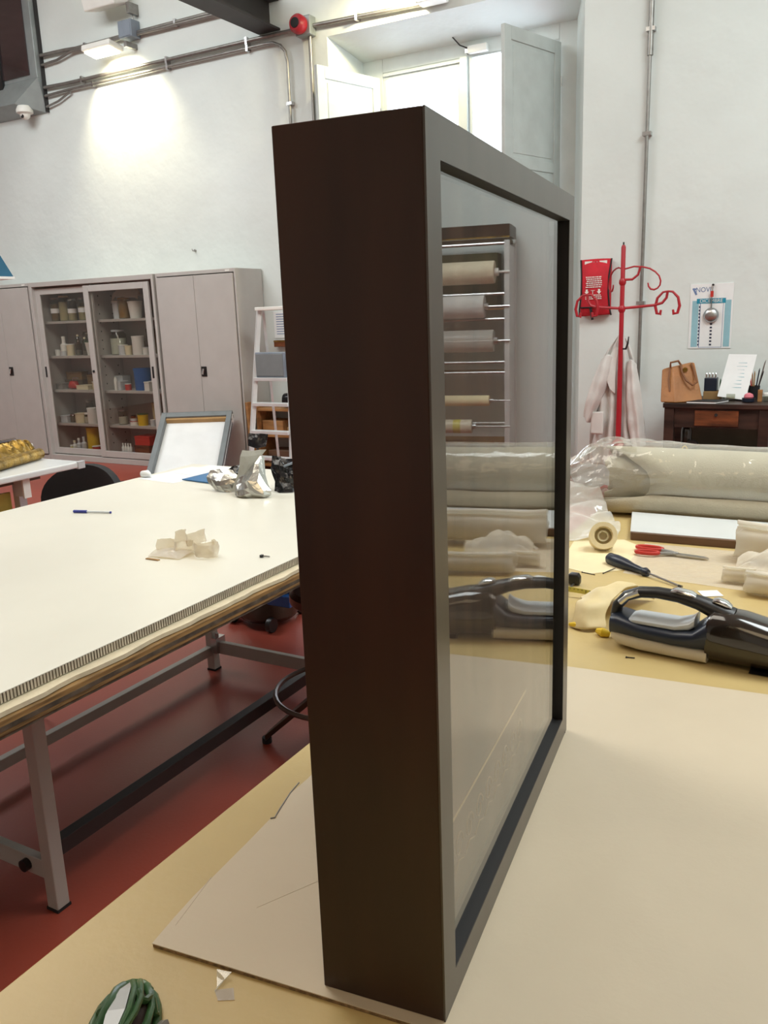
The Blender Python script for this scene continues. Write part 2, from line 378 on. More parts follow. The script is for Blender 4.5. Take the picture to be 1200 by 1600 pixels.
t = thing('conduit', 'grey conduit bending down the wall left of the red siren', 'conduit', (-6.4, y, 3.98), group='wall conduits')
MB().tube([(-8.04, y, 3.98), (-7.7, y, 3.99), (-5.05, y, 3.99), (-4.95, y, 3.985), (-4.87, y, 3.95), (-4.82, y, 3.89), (-4.805, y, 3.80), (-4.805, y, 2.1)], .014, 10).build('pipe', 'galv', t, smooth=True)
MB().tube([(-8.04, y, 3.87), (-7.85, y, 3.90), (-7.65, y, 3.965)], .012, 8).build('loose_cable', 'galv', t, smooth=True)
clipset(t, [(-7.3, y, 3.99), (-6.25, y, 3.99), (-5.25, y, 3.99)], r=.015); clipset(t, [(-4.805, y, 3.45), (-4.805, y, 2.6)], 'Z', r=.014)
t = thing('conduit', 'thin conduit dropping from the red siren beside the window', 'conduit', (-4.545, y, 3.1), group='wall conduits')
MB().tube([(-4.545, y, 3.98), (-4.545, y, 2.0)], .017, 10).build('pipe', 'galv', t, smooth=True)
clipset(t, [(-4.545, y, 2.9)], 'Z', r=.017)
t = thing('conduit', 'brightly lit conduit running right of the siren above the window', 'conduit', (-4, y, 4.04), group='wall conduits')
MB().tube([(-4.54, y, 4.05), (-3.42, y, 4.02)], .019, 10).build('pipe', 'galv', t, smooth=True)
clipset(t, [(-4.05, y, 4.04)])
t = thing('conduit', 'slim vertical conduit on the white wall beside the calendar', 'conduit', (-1.548, y, 2.2), group='wall conduits')
MB().tube([(-1.535, y, 5.4), (-1.54, y, 3.45)], .019, 10).build('pipe', 'galv', t, smooth=True)
MB().tube([(-1.541, y, 3.45), (-1.549, y, .88)], .0135, 10).build('thin_pipe', 'galv', t, smooth=True)
MB().lathe([(.022, 3.32), (.022, 3.46)], (-1.54, y, 0), 12).build('coupling', 'galv', t, smooth=True)
clipset(t, [(-1.541, y, 3.5), (-1.545, y, 2.78), (-1.549, y, 1.53)], 'Z', r=.016)
# siren
t = thing('alarm_siren', 'round red alarm siren on a grey box above the window', 'siren', (-4.6, y, 4.05))
MB().box(-4.66, -4.50, 6.93, YW, 3.97, 4.13).build('back_box', 'unitgrey', t, bevel=.008)
MB().lathe([(.075, 6.93), (.08, 6.91), (.08, 6.87), (.066, 6.85), (.06, 6.84)], (-4.60, 0, 4.055), 24, 'Y').build('red_dome', 'red', t, smooth=True)
MB().lathe([(.045, 6.845), (.04, 6.83)], (-4.60, 0, 4.055), 20, 'Y').build('speaker_grille', 'blackm', t)
# box light above window
t = thing('wall_floodlight', 'white floodlight above the window shining on the recess', 'lamp', (-3.3, 6.98, 4.05), group='wall floodlights')
MB().box(-3.42, -3.18, 6.86, YW-.02, 3.99, 4.12).build('housing', 'white', t, bevel=.01)
MB().box(-3.40, -3.20, 6.855, 6.862, 4.0, 4.11).build('diffuser', 'lampglow', t)
MB().box(-3.33, -3.27, 7.0, YW, 4.02, 4.16).build('bracket', 'steel', t)
spot('floodlight_beam', (-3.55, 6.78, 4.1), (-3.75, 7.1, 3.85), 62, 130, rgb(255, 238, 190))
# floodlights on the left
t = thing('wall_floodlight', 'white floodlight housing above the grey junction box at the top', 'lamp', (-6.85, 6.98, 4.6), group='wall floodlights')
MB().obox((-6.86, 6.84, 4.66), (.42, .22, .13), rx=.25).build('housing', 'white', t, bevel=.012)
MB().obox((-6.86, 6.81, 4.735), (.36, .16, .012), rx=.25).build('diffuser', 'lampglow', t)
MB().box(-6.64, -6.60, 6.9, YW, 4.52, 4.62).build('bracket', 'galv', t)
t = thing('junction_box', 'small grey junction box on the topmost conduit', 'junction box', (-6.68, 6.98, 4.39))
MB().box(-6.78, -6.60, 6.90, YW, 4.31, 4.47).build('housing', 'greyjb', t, bevel=.006)
MB().box(-6.77, -6.61, 6.893, 6.90, 4.32, 4.46).build('lid', 'greyjb', t, bevel=.003)
MB().tube([(-6.63, 6.97, 4.47), (-6.63, 6.97, 4.6)], .006, 8).build('cable', 'galv', t)
t = thing('wall_floodlight', 'lit warm floodlight under the junction box casting a hot spot on the wall', 'lamp', (-6.95, 6.98, 4.3), group='wall floodlights')
MB().obox((-6.95, 6.83, 4.235), (.40, .2, .06), rx=-.15).build('housing', 'white', t, bevel=.015)
MB().obox((-6.95, 6.825, 4.20), (.34, .15, .02), rx=-.15).build('diffuser', 'lampglow', t)
MB().box(-6.70, -6.66, 6.88, YW, 4.22, 4.27).build('bracket', 'galv', t)
spot('floodlight_beam.001', (-6.90, 6.66, 4.16), (-6.86, 7.12, 3.72), 75, 105, rgb(255, 240, 205))

# wall unit at top left
t = thing('wall_unit', 'grey wall-hung unit with dark glossy front at the upper left corner', 'wall unit', (-8.0, 6.7, 3.75))
MB().box(-9.4, -8.06, 6.93, YW-.002, 4.16, 5.45).build('housing', 'unitgrey', t, bevel=.006)
MB().box(-8.60, -8.17, 6.918, 6.932, 4.20, 5.43).build('front_glass', 'darkglass', t)
MB().box(-9.38, -8.60, 6.90, 6.932, 4.10, 5.43).build('black_panel', 'black', t)
MB().add([(-9.4, 6.93, 4.16), (-8.06, 6.93, 4.16), (-8.06, YW-.002, 4.16), (-9.4, YW-.002, 4.16), (-9.4, 6.78, 3.92), (-8.30, 6.78, 3.90), (-8.08, YW-.002, 3.82), (-9.4, YW-.002, 3.82)],
         [(0, 1, 2, 3), (7, 6, 5, 4), (0, 4, 5, 1), (1, 5, 6, 2), (2, 6, 7, 3), (3, 7, 4, 0)]).build('bottom_hopper', 'unitgrey', t)
MB().box(-8.06, -8.045, YW-.045, YW-.002, 3.82, 5.45).build('shaded_edge', 'darkbar', t)  # dark strip standing in for the unit's side in shadow
t = thing('dome_camera', 'small white dome camera hanging under the grey wall unit', 'camera', (-8.27, 6.88, 3.76))
MB().lathe([(.07, 3.89), (.09, 3.85), (.09, 3.82), (.06, 3.805)], (-8.27, 6.88, 0), 24).build('base', 'white', t, smooth=True)
MB().lathe([(.056, 3.807), (.052, 3.78), (.03, 3.757), (.01, 3.75)], (-8.27, 6.88, 0), 20).build('dome', 'white', t, smooth=True)
MB().lathe([(.02, -.052), (.02, -.042)], (-8.26, 6.88, 3.78), 14, 'Y').build('lens', 'black', t)
# teal lampshade
t = thing('hanging_lamp', 'teal pyramid lampshade cut off by the left edge of the picture', 'lamp', (-5.50, 3.7, 1.9))
MB().rings([[(-5.47+a*.32, 3.7+b*.32, 1.86) for a, b in ((-1, -1), (1, -1), (1, 1), (-1, 1))], [(-5.47+a*.12, 3.7+b*.12, 2.46) for a, b in ((-1, -1), (1, -1), (1, 1), (-1, 1))]]).build('shade', 'teal', t)
MB().rings([[(-5.47+a*.325, 3.7+b*.325, 1.845) for a, b in ((-1, -1), (1, -1), (1, 1), (-1, 1))], [(-5.47+a*.325, 3.7+b*.325, 1.862) for a, b in ((-1, -1), (1, -1), (1, 1), (-1, 1))]]).build('rim', 'white', t)
MB().tube([(-5.47, 3.7, 2.45), (-5.47, 3.7, ZC)], .006, 8).build('cord', 'black', t)

# ------------------------------------------------------------ cabinets
def handle(parent, x, y, z):
    p = MB().box(x-.035, x+.035, y-.006, y, z-.05, z+.05).build('handle_plate', 'black', parent, bevel=.004)
    MB().obox((x, y-.016, z), (.022, .018, .06), ry=.25).build('handle', 'chrome', p, bevel=.003)
def swing_cabinet(x0, x1, label):
    t = thing('metal_cabinet', label, 'cabinet', ((x0+x1)/2, 6.8, 0), group='grey metal cabinets')
    y0, y1 = 6.60, YW-.01
    MB().box(x0, x0+.02, y0, y1, .0, 2.0).box(x1-.02, x1, y0, y1, .0, 2.0).box(x0+.02, x1-.02, y0, y1, 1.965, 2.0).box(x0+.02, x1-.02, y0, y1, 0, .05).box(x0+.02, x1-.02, y1-.01, y1, .05, 1.965).build('body', 'cab', t, bevel=.003)
    m = (x0+x1)/2
    a = MB().box(x0+.025, m-.002, 6.584, 6.603, .06, 1.955).build('door', 'cab', t, bevel=.003)
    b = MB().box(m+.002, x1-.025, 6.584, 6.603, .06, 1.955).build('door', 'cab', t, bevel=.003)
    handle(b, m+.045, 6.584, 1.02)
    MB().box(x1-.12, x1-.07, 6.597, 6.60, 1.972, 1.99).build('badge', 'white', t)
    return t
swing_cabinet(-9.25, -8.22, 'grey two-door metal cabinet left of the glass-fronted one')
swing_cabinet(-6.31, -5.28, 'grey two-door metal cabinet right of the glass-fronted one, beside the stepladder')
t = thing('display_cabinet', 'grey metal cabinet with sliding glass doors full of jars and bottles', 'cabinet', (-7.26, 6.8, 0), group='grey metal cabinets')
X0, X1, Y0, Y1 = -8.20, -6.33, 6.584, YW-.01
MB().box(X0, X0+.03, Y0, Y1, 0, 2.0).box(X1-.03, X1, Y0, Y1, 0, 2.0).box(X0+.03, X1-.03, Y0, Y1, 1.95, 2.0).box(X0+.03, X1-.03, Y0, Y1, 0, .06).box(X0+.03, X1-.03, Y1-.01, Y1, .06, 1.95).build('body', 'cab', t, bevel=.003)
MB().box(-7.335, -7.315, Y0+.08, Y1-.01, .06, 1.95).build('divider', 'cab', t)
d = MB()
for z in range(18): d.box(-7.3149, -7.3135, 6.74, 6.752, .2+z*.095, .215+z*.095).box(-7.3149, -7.3135, 6.93, 6.942, .2+z*.095, .215+z*.095)
d.build('shelf_holes', 'blackm', t)
SH = [1.57, 1.185, .80, .415]
for z in SH:
    for a, b in ((X0+.03, -7.335), (-7.315, X1-.03)):
        MB().box(a, b, 6.70, Y1-.01, z-.028, z).build('shelf', 'cab', t, bevel=.002)
for a, b, yy in ((-8.17, -7.27, 6.625), (-7.36, -6.41, 6.588)):
    dr = MB().box(a, a+.075, yy, yy+.025, .07, 1.93).box(b-.075, b, yy, yy+.025, .07, 1.93).box(a+.075, b-.075, yy, yy+.025, 1.865, 1.93).box(a+.075, b-.075, yy, yy+.025, .07, .14).build('door', 'cab', t, bevel=.003)
    MB().box(a+.075, b-.075, yy+.01, yy+.014, .14, 1.865).build('pane', 'cabglass', dr)
    hx = a+.03 if yy > 6.6 else b-.04
    MB().box(hx-.012, hx+.012, yy-.003, yy+.002, .95, 1.07).build('handle', 'black', dr)
    if yy < 6.6: MB().lathe([(.014, -.01), (.014, .0)], (a+.035, yy, 1.02), 12, 'Y').build('lock', 'black', dr)

# jars and bottles
def fx(x, hw):
    if x < -7.3: return max(-8.165+hw, min(-7.345-hw, -8.11+(x+8.08)*.85))
    return max(-7.308+hw, min(-6.37-hw, -7.17+(x+7.02)*.82))
def jar(x, z, r, h, y, fill, lidm, glass=True, frac=.75, neck=.8, lab=False, nm='glass_jar', cat='jar', label='', lidh=.02):
    r *= .9; x = fx(x, r)
    t = thing(nm, label, cat, (x, y, z), group='containers in the glass cabinet')
    if glass:
        MB().lathe([(r*.9, 0), (r, .008), (r, h*.8), (r*neck, h*.9), (r*neck, h-lidh)], (x, y, z), 18).build('jar_body', 'jarglass', t, smooth=True)
        MB().lathe([(r*.86, .005), (r*.93, .01), (r*.93, h*frac)], (x, y, z), 16).build('contents', fill, t, smooth=True)
    else:
        MB().lathe([(r*.9, 0), (r, .008), (r, h*frac), (r*neck, h*(frac+.1)), (r*neck, h-lidh)], (x, y, z), 18).build('bottle_body', fill, t, smooth=True)
    MB().lathe([(r*neck*1.08, h-lidh), (r*neck*1.08, h-.003), (r*neck*.95, h)], (x, y, z), 18).build('lid', lidm, t, smooth=True)
    if lab: MB().lathe([(r*1.012, h*.35), (r*1.012, h*.55)], (x, y, z), 18, cap=False).build('paper_label', 'paper', t, smooth=True)
    return t
def tub(x, z, r, h, y, m, lidm, nm, cat, label, taper=1.15, lid=True):
    r *= .88; x = fx(x, r)
    t = thing(nm, label, cat, (x, y, z), group='containers in the glass cabinet')
    MB().lathe([(r/taper*.97, 0), (r/taper, .006), (r, h*.9), (r*1.04, h*.9), (r*1.04, h*.95)], (x, y, z), 20).build('tub_body', m, t, smooth=True)
    if lid: MB().lathe([(r*1.06, h*.93), (r*1.06, h*.99), (r*.9, h)], (x, y, z), 20).build('lid', lidm, t, smooth=True)
    return t
def cbox(x, z, wd, h, y, m, label, nm='storage_box', cat='box', d=.12, lidm=None):
    wd *= .85; x = fx(x, wd/2)
    t = thing(nm, label, cat, (x, y, z), group='containers in the glass cabinet')
    MB().box(x-wd/2, x+wd/2, y-d/2, y+d/2, z, z+h*.86).build('box_body', m, t, bevel=.004)
    MB().box(x-wd/2-.003, x+wd/2+.003, y-d/2-.003, y+d/2+.003, z+h*.86, z+h).build('lid', lidm or m, t, bevel=.004)
    return t
S1, S2, S3, S4, S5 = 1.57, 1.185, .80, .415, .06
ya, yb = 6.80, 6.90
G = 'glass jar'
jar(-8.03, S1, .062, .26, ya, 'brownpow', 'cab', lab=True, label='brown-filled glass jar with paper label, leftmost on the top shelf')
jar(-7.86, S1, .068, .28, ya, 'beigepow', 'cream', label='tallest glass jar of beige powder on the top left shelf')
jar(-7.71, S1, .056, .24, ya, 'beigepow', 'steel', lab=True, frac=.5, label='narrow labelled glass jar with pale filling, third on the top left shelf')
jar(-7.62, S1, .05, .21, yb, 'brownpow', 'cab', frac=.9, label='small brown jar at the back of the top left shelf')
jar(-7.50, S1, .065, .25, ya, 'beigepow', 'cab', lab=True, frac=.6, label='glass jar with wide white label beside the sliding door stile')
jar(-7.95, S2, .048, .215, ya, 'white', 'white', glass=False, frac=.55, neck=.5, nm='plastic_bottle', cat='bottle', label='tall white plastic bottle on the second shelf, left bay')
tub(-8.08, S2, .04, .07, ya, 'white', 'lightgrey', 'small_pot', 'pot', 'small white lidded pot at the left end of the second shelf', 1.02)
tub(-7.91, S2, .05, .055, 6.76, 'lightgrey', 'white', 'flat_tin', 'tin', 'flat pale tin in front of the tall white bottle', 1.0)
jar(-7.80, S2, .045, .22, yb, 'brownwood', 'black', glass=False, frac=.55, neck=.4, nm='dark_bottle', cat='bottle', label='brown bottle with dark cap behind a cream jar, second shelf')
tub(-7.79, S2, .052, .13, 6.77, 'cream', 'white', 'cream_jar', 'jar', 'cream jar with lettered side standing before the brown bottle', 1.05)
for i, (dx, h, yy) in enumerate(((-7.66, .23, 6.79), (-7.58, .25, 6.88), (-7.52, .20, 6.78))):
    jar(dx, S2, .036, h, yy, 'greyplastic', 'cream', frac=.25, neck=.4, nm='glass_bottle', cat='bottle', label=['clear glass bottle with narrow neck, left of three near the green-rimmed tub', 'tallest clear glass bottle at the back of the second shelf', 'short clear glass bottle right beside the green-rimmed tub'][i])
tub(-7.42, S2, .065, .155, 6.78, 'white', 'green', 'white_tub', 'tub', 'white tapered tub with green rim on the second shelf', 1.4)
jar(-7.70, S2, .05, .28, 6.95, 'lightgrey', 'cab', frac=.8, label='large dull jar at the very back of the second shelf')
# shelf 3 left
t = thing('red_hand_tool', 'red crank tool lying on the third shelf, left bay', 'tool', (-7.84, 6.8, S3), group='containers in the glass cabinet')
MB().loft([(-7.99, 6.8, S3+.03, .02, .02), (-7.95, 6.8, S3+.05, .04, .045), (-7.88, 6.8, S3+.05, .04, .045), (-7.85, 6.8, S3+.03, .02, .02)], 14).build('tool_body', 'redplastic', t, smooth=True)
MB().tube([(-7.92, 6.79, S3+.08), (-7.88, 6.77, S3+.13), (-7.80, 6.77, S3+.13)], .008, 8).build('crank', 'steel', t)
cbox(-8.06, S3, .12, .07, ya, 'greyplastic', 'low grey box at the left end of the third shelf')
cbox(-7.96, S3, .34, .10, 6.93, 'deskpanel', 'long brown box behind the red tool, lower of two', d=.10)
cbox(-7.94, S3+.101, .30, .09, 6.93, 'brownpow', 'brown flat box stacked on the long box behind the red tool', d=.10)
cbox(-7.62, S3, .22, .05, 6.81, 'cream', 'flat cream box near the middle of the third shelf', d=.14)
cbox(-7.60, S3, .26, .16, 6.95, 'brownpow', 'tall tan carton at the back of the third shelf', d=.08)
tub(-7.42, S3, .05, .09, ya, 'beigepow', 'white', 'beige_pot', 'pot', 'beige pot beside the door stile on the third shelf', 1.0)
# shelf 4 left
cbox(-8.05, S4, .13, .08, ya, 'lightgrey', 'pale box at the left end of the fourth shelf')
jar(-7.93, S4, .04, .10, 6.79, 'greyplastic', 'steel', label='small steel-lidded jar on the fourth shelf, left bay')
tub(-7.77, S4, .085, .11, 6.80, 'cream', 'cream', 'round_tub', 'tub', 'wide low cream tub on the fourth shelf', 1.0)
jar(-7.63, S4, .045, .12, 6.78, 'white', 'white', frac=.6, label='white-filled jar between the wide tub and the canister')
tub(-7.52, S4, .062, .18, 6.77, 'white', 'white', 'white_canister', 'canister', 'squat white canister below the tall bottle, fourth shelf', 1.0)
jar(-7.42, S4, .058, .27, 6.84, 'white', 'cream', glass=False, frac=.5, neck=.55, nm='plastic_bottle', cat='bottle', lab=True, label='tall white bottle with blue-grey print, fourth shelf by the stile')
jar(-7.78, S4, .05, .24, 6.94, 'greyplastic', 'cab', frac=.7, label='dim tall jar at the back of the fourth shelf')
# bottom left
for i, (dx, h, m, c) in enumerate(((-7.95, .14, 'white', 'cream'), (-7.86, .17, 'lightgrey', 'white'), (-7.76, .19, 'lightgrey', 'lightgrey'), (-7.92, .10, 'yellowtape', 'white'))):
    jar(dx, S5, .036, h, 6.78 if i < 3 else 6.71, m, c, glass=False, frac=.6, neck=.45, nm='small_bottle', cat='bottle', label=['small white bottle, leftmost on the cabinet bottom', 'pale bottle, second from the left on the cabinet bottom', 'taller pale bottle just left of the yellow canister', 'short yellowish bottle at the front of the cabinet bottom'][i])
tub(-7.64, S5, .085, .30, 6.84, 'yellow', 'yellow', 'yellow_canister', 'canister', 'bright yellow canister on the cabinet bottom', 1.0)
tub(-7.47, S5, .055, .10, 6.74, 'redplastic', 'white', 'red_pot', 'pot', 'red pot at the cabinet bottom near the stile', 1.0)
jar(-7.48, S5, .06, .25, 6.88, 'brownpow', 'orange', frac=.85, label='brown jar behind the red pot on the cabinet bottom')
# right bay
tub(-6.93, S1, .075, .19, 6.82, 'lightgrey', 'white', 'grey_bucket', 'bucket', 'greyish bucket left of the amber jar on the top right shelf', 1.1)
jar(-6.79, S1, .07, .22, 6.79, 'amber', 'amber', glass=True, frac=.9, neck=.95, label='amber-filled jar in the middle of the top right shelf')
tub(-6.60, S1, .088, .18, 6.80, 'white', 'white', 'white_bucket', 'bucket', 'white bucket at the right end of the top shelf', 1.25)
c = MB().grid([[(x_-.155, y_, z_) for x_, y_, z_ in r_] for r_ in [[(-6.97, 6.76, S1+.20), (-6.85, 6.72, S1+.23), (-6.7, 6.72, S1+.22), (-6.57, 6.75, S1+.19)], [(-6.96, 6.8, S1+.27), (-6.85, 6.8, S1+.33), (-6.7, 6.8, S1+.35), (-6.6, 6.8, S1+.26)], [(-6.97, 6.9, S1+.21), (-6.85, 6.9, S1+.25), (-6.7, 6.9, S1+.24), (-6.6, 6.9, S1+.20)]]], 16, 12, lambda u, v, p: (0, 0, .025*nz(p, 14)))
tag(c.build('plastic_bag', 'bubble', smooth=True, solid=.002), 'crumpled pale plastic bag lying on top of the amber jar', 'bag', 'containers in the glass cabinet')
jar(-7.02, S2, .10, .27, 6.84, 'white', 'lightgrey', frac=.66, neck=.75, label='big glass jar two-thirds full of white powder')
for i, (dx, r, h, m, l) in enumerate(((-6.86, .058, .11, 'lightgrey', 'white'), (-6.76, .045, .10, 'cream', 'cream'), (-6.70, .035, .15, 'amber', 'cream'), (-6.45, .04, .08, 'white', 'lightgrey'))):
    tub(dx, S2, r, h, 6.77 if i != 2 else 6.93, m, l, 'small_pot', 'pot', ['small pale pot beside the big white jar', 'tiny cream pot on the second shelf, right bay', 'small amber pot at the back beside the white canister', 'small white pot at the far right of the second shelf'][i], 1.05)
tub(-6.59, S2, .074, .20, 6.78, 'white', 'white', 'white_canister', 'canister', 'white canister with printed side on the second shelf, right bay', 1.0)
cbox(-6.5, S2, .16, .27, 6.94, 'deskpanel', 'brown carton behind the white canister', d=.07)
jar(-7.05, S3, .022, .14, 6.76, 'white', 'white', glass=False, frac=.8, neck=.7, nm='white_tube', cat='bottle', label='thin white tube bottle on the third shelf, right bay')
cbox(-6.97, S3, .05, .10, 6.80, 'lightgrey', 'small pale carton beside the thin white tube')
tub(-6.85, S3, .04, .07, 6.78, 'redplastic', 'white', 'small_pot', 'pot', 'small reddish pot left of the blue bucket', 1.0)
cbox(-7.15, S3, .14, .15, 6.92, 'lightgrey', 'grey box at the left end of the third shelf, right bay')
tub(-6.62, S3, .105, .24, 6.82, 'bluepl', 'bluepl', 'blue_bucket', 'bucket', 'blue lidded bucket on the third shelf', 1.08)
cbox(-6.43, S3, .085, .10, 6.77, 'white', 'white carton right of the blue bucket')
jar(-7.02, S4, .058, .17, 6.79, 'white', 'steel', frac=.5, neck=.95, label='glass jar with metal lid on the fourth shelf, right bay')
tub(-6.88, S4, .03, .10, 6.83, 'deskred', 'black', 'brown_pot', 'pot', 'small brown pot behind the white dish on the fourth shelf', 1.0)
tub(-6.79, S4, .055, .045, 6.77, 'white', 'redplastic', 'flat_tin', 'tin', 'flat white tin with red lid, lower of the pair', 1.0)
tub(-6.79, S4+.047, .05, .035, 6.77, 'lightgrey', 'deskred', 'flat_tin', 'tin', 'flat tin stacked on the white tin with red lid', 1.0)
tub(-6.64, S4, .068, .13, 6.78, 'orange', 'green', 'orange_pot', 'pot', 'orange-yellow pot with green lid on the fourth shelf', 1.1)
for o in bpy.data.objects:
    if o.name.startswith('tub_body') and o.parent and o.parent.name.startswith('orange_pot'): o.data.materials[0] = K['yellow']
tub(-6.52, S4, .058, .24, 6.90, 'beigepow', 'beigepow', 'beige_cup', 'cup', 'tall beige cup behind the orange-yellow pot', 1.25)
tub(-6.44, S4, .04, .07, 6.77, 'lightgrey', 'white', 'small_pot', 'pot', 'small pale pot at the right end of the fourth shelf', 1.0)
cbox(-6.97, S5, .22, .035, 6.78, 'bluepl', 'shallow blue tray under the white bottles at the cabinet bottom', nm='blue_tray', cat='tray', d=.14)
for i in range(4):
    jar(-7.04+i*.048, S5+.036, .02, .11, 6.76, 'white', 'white', glass=False, frac=.6, neck=.5, nm='small_bottle', cat='bottle', label=['small white bottle at the left end of the blue tray', 'second small white bottle on the blue tray', 'third small white bottle on the blue tray', 'small white bottle at the right end of the blue tray'][i])
cbox(-6.62, S5, .26, .14, 6.80, 'deskred', 'dark red box at the cabinet bottom under the red lid box', d=.2)
cbox(-6.60, S5+.142, .26, .10, 6.80, 'redplastic', 'bright red box stacked on the dark red box', d=.2)

# ------------------------------------------------------------ stepladder and shelf behind it
t = thing('stepladder', 'aluminium stepladder standing beside the grey cabinet', 'ladder', (-4.72, 6.3, 0))
YT, YB, ZT = 6.42, 6.20, 1.62
def lpt(s, side, k): # front rail: s 0 bottom..1 top
    xc = -4.72; hw = .25-.085*s
    return Vector((xc+side*hw+0*s, YB+(YT-YB)*s, ZT*s))
xc = -4.72
for sd in (-1, 1):
    a = lpt(.004, sd, 0); b = lpt(1, sd, 0)
    MB().tube([a, b], .02, 4, flat=1.6).build('rail', 'alu', t)
    c2 = Vector((xc+sd*.24, 6.68, .012)); d2 = Vector((xc+sd*.16, YT+.05, ZT-.04))
    MB().tube([c2, d2], .016, 4).build('rear_leg', 'alu', t)
    MB().lathe([(.028, 0), (.026, .03)], (a.x, a.y, 0), 10).build('rubber_foot', 'blackm', t)
for z in (.26, .50, .755, .985):
    s_ = z/ZT; a = lpt(s_, -1, 0); b = lpt(s_, 1, 0)
    MB().box(a.x+.01, b.x-.01, a.y-.045, a.y+.035, z-.03, z).build('tread', 'alu', t, bevel=.003)
a = lpt(1, -1, 0); b = lpt(1, 1, 0)
MB().box(a.x-.01, b.x+.01, YT-.06, YT+.12, ZT-.03, ZT).build('top_platform', 'white', t, bevel=.005)
# low shelf with boxes behind ladder
t = thing('low_shelf', 'low wooden shelf unit behind the stepladder', 'shelf', (-4.85, 6.8, 0))
for z in (.06, .36, .62): MB().box(-5.22, -4.45, 6.72, YW-.01, z, z+.025).build('shelf_board', 'woodbox', t, bevel=.002)
for x in (-5.24, -4.45): MB().box(x, x+.02, 6.72, YW-.01, 0, .66).build('side_panel', 'woodbox', t)
def sb(x0, x1, y0, y1, z0, z1, m, nm, label, cat='box'):
    o = MB().box(x0, x1, y0, y1, z0, z1).build(nm, m, bevel=.004); return tag(o, label, cat)
sb(-5.2, -4.95, 6.76, 6.98, .387, .52, 'woodbox', 'wooden_crate', 'small wooden crate on the middle board behind the stepladder')
sb(-4.9, -4.55, 6.76, 6.98, .387, .46, 'kraft', 'cardboard_box', 'flat kraft box beside the crate behind the stepladder')
sb(-5.15, -4.6, 6.76, 6.98, .087, .22, 'brownwood', 'brown_box', 'long brown box at the bottom of the low shelf')
tag(MB().loft([(-5.0, 6.85, .68, .02, .02), (-4.95, 6.85, .72, .08, .07), (-4.7, 6.85, .72, .09, .08), (-4.6, 6.85, .68, .03, .03)], 18).build('black_bundle', 'blackbag', smooth=True), 'rounded black bundle lying on top of the low shelf', 'bundle')
t = thing('grey_case', 'flat grey case standing on the top tread of the stepladder', 'case', (-4.72, 6.31, .986))
MB().box(-4.885, -4.56, 6.305, 6.365, .986, 1.215).build('case_body', 'greyjb', t, bevel=.008)
MB().box(-4.875, -4.57, 6.298, 6.305, 1.0, 1.20).build('case_face', 'greyfelt', t, bevel=.004)
t = thing('brown_plaque', 'brown wooden strip fixed to the wall just above the grey case', 'strip', (-5.0, 7.0, 1.26))
MB().box(-5.15, -4.82, 6.97, YW, 1.235, 1.30).build('wood_strip', 'deskred', t, bevel=.003)
MB().box(-5.15, -4.82, 6.965, 6.972, 1.285, 1.295).build('gilt_line', 'gold', t)
t = thing('wall_notice', 'printed white notice sheet on the wall above the brown strip', 'notice', (-5.0, 7.02, 1.45))
MB().box(-5.17, -4.86, 7.022, YW, 1.32, 1.58).build('sheet', 'paper', t)
for i in range(9): MB().box(-5.14, -4.89-.02*(i % 3), 7.0205, 7.0222, 1.55-i*.024, 1.557-i*.024).build('text_line', 'inkblue', t)
MB().tube([(-5.24, 6.9, .66), (-5.27, 6.86, .0)], .012, 8)
tag(MB().obox((-5.22, 6.60, .36), (.03, .06, .72), ry=-.05).build('timber_offcut', 'woodbox', bevel=.002), 'narrow timber offcut leaning beside the grey cabinet', 'timber')

# ------------------------------------------------------------ leaning grey frame
t = thing('grey_tray_frame', 'deep grey frame with white inside leaning against the glass cabinet', 'frame', (-5.99, 6.18, .642))
a_, b_ = math.radians(28), math.radians(34)
t.rotation_euler = (0, 0, 0)
tx = Vector((math.cos(a_), math.sin(a_), 0)); ts = Vector((math.sin(a_)*math.cos(b_), -math.cos(a_)*math.cos(b_), -math.sin(b_))); tn = ts.cross(tx)
if tn.z < 0: tn = -tn
def fb(a0, a1, c0, c1, d0, d1, name, m, **k):
    s_ = MB().box(a0, a1, c0, c1, d0, d1); s_.v = [tx*p.x+ts*p.y+tn*p.z for p in s_.v]
    return s_.build(name, m, t, world=False, **k)
Wf, Lf, Df = .70, 1.10, .10
for a0, a1, c0, c1 in ((0, .05, 0, Lf), (Wf-.05, Wf, 0, Lf), (.05, Wf-.05, 0, .06), (.05, Wf-.05, Lf-.05, Lf)):
    fb(a0, a1, c0, c1, -Df, 0, 'rail', 'greyfelt', bevel=.003)
fb(.05, Wf-.05, .06, Lf-.05, -.085, -.065, 'white_backing', 'paper')
fb(.05, Wf-.05, .06, .085, -.065, -.02, 'kraft_strip', 'kraft')
fb(Wf+.001, Wf+.004, .0, Lf*.9, -.05, -.04, 'edge_strap', 'paper')
fb(Wf+.001, Wf+.005, .02, .09, -.09, -.02, 'corner_protector', 'paper')
fb(-.002, Wf+.002, -.005, 0, -.1, -.0, 'top_lip', 'greyfelt')

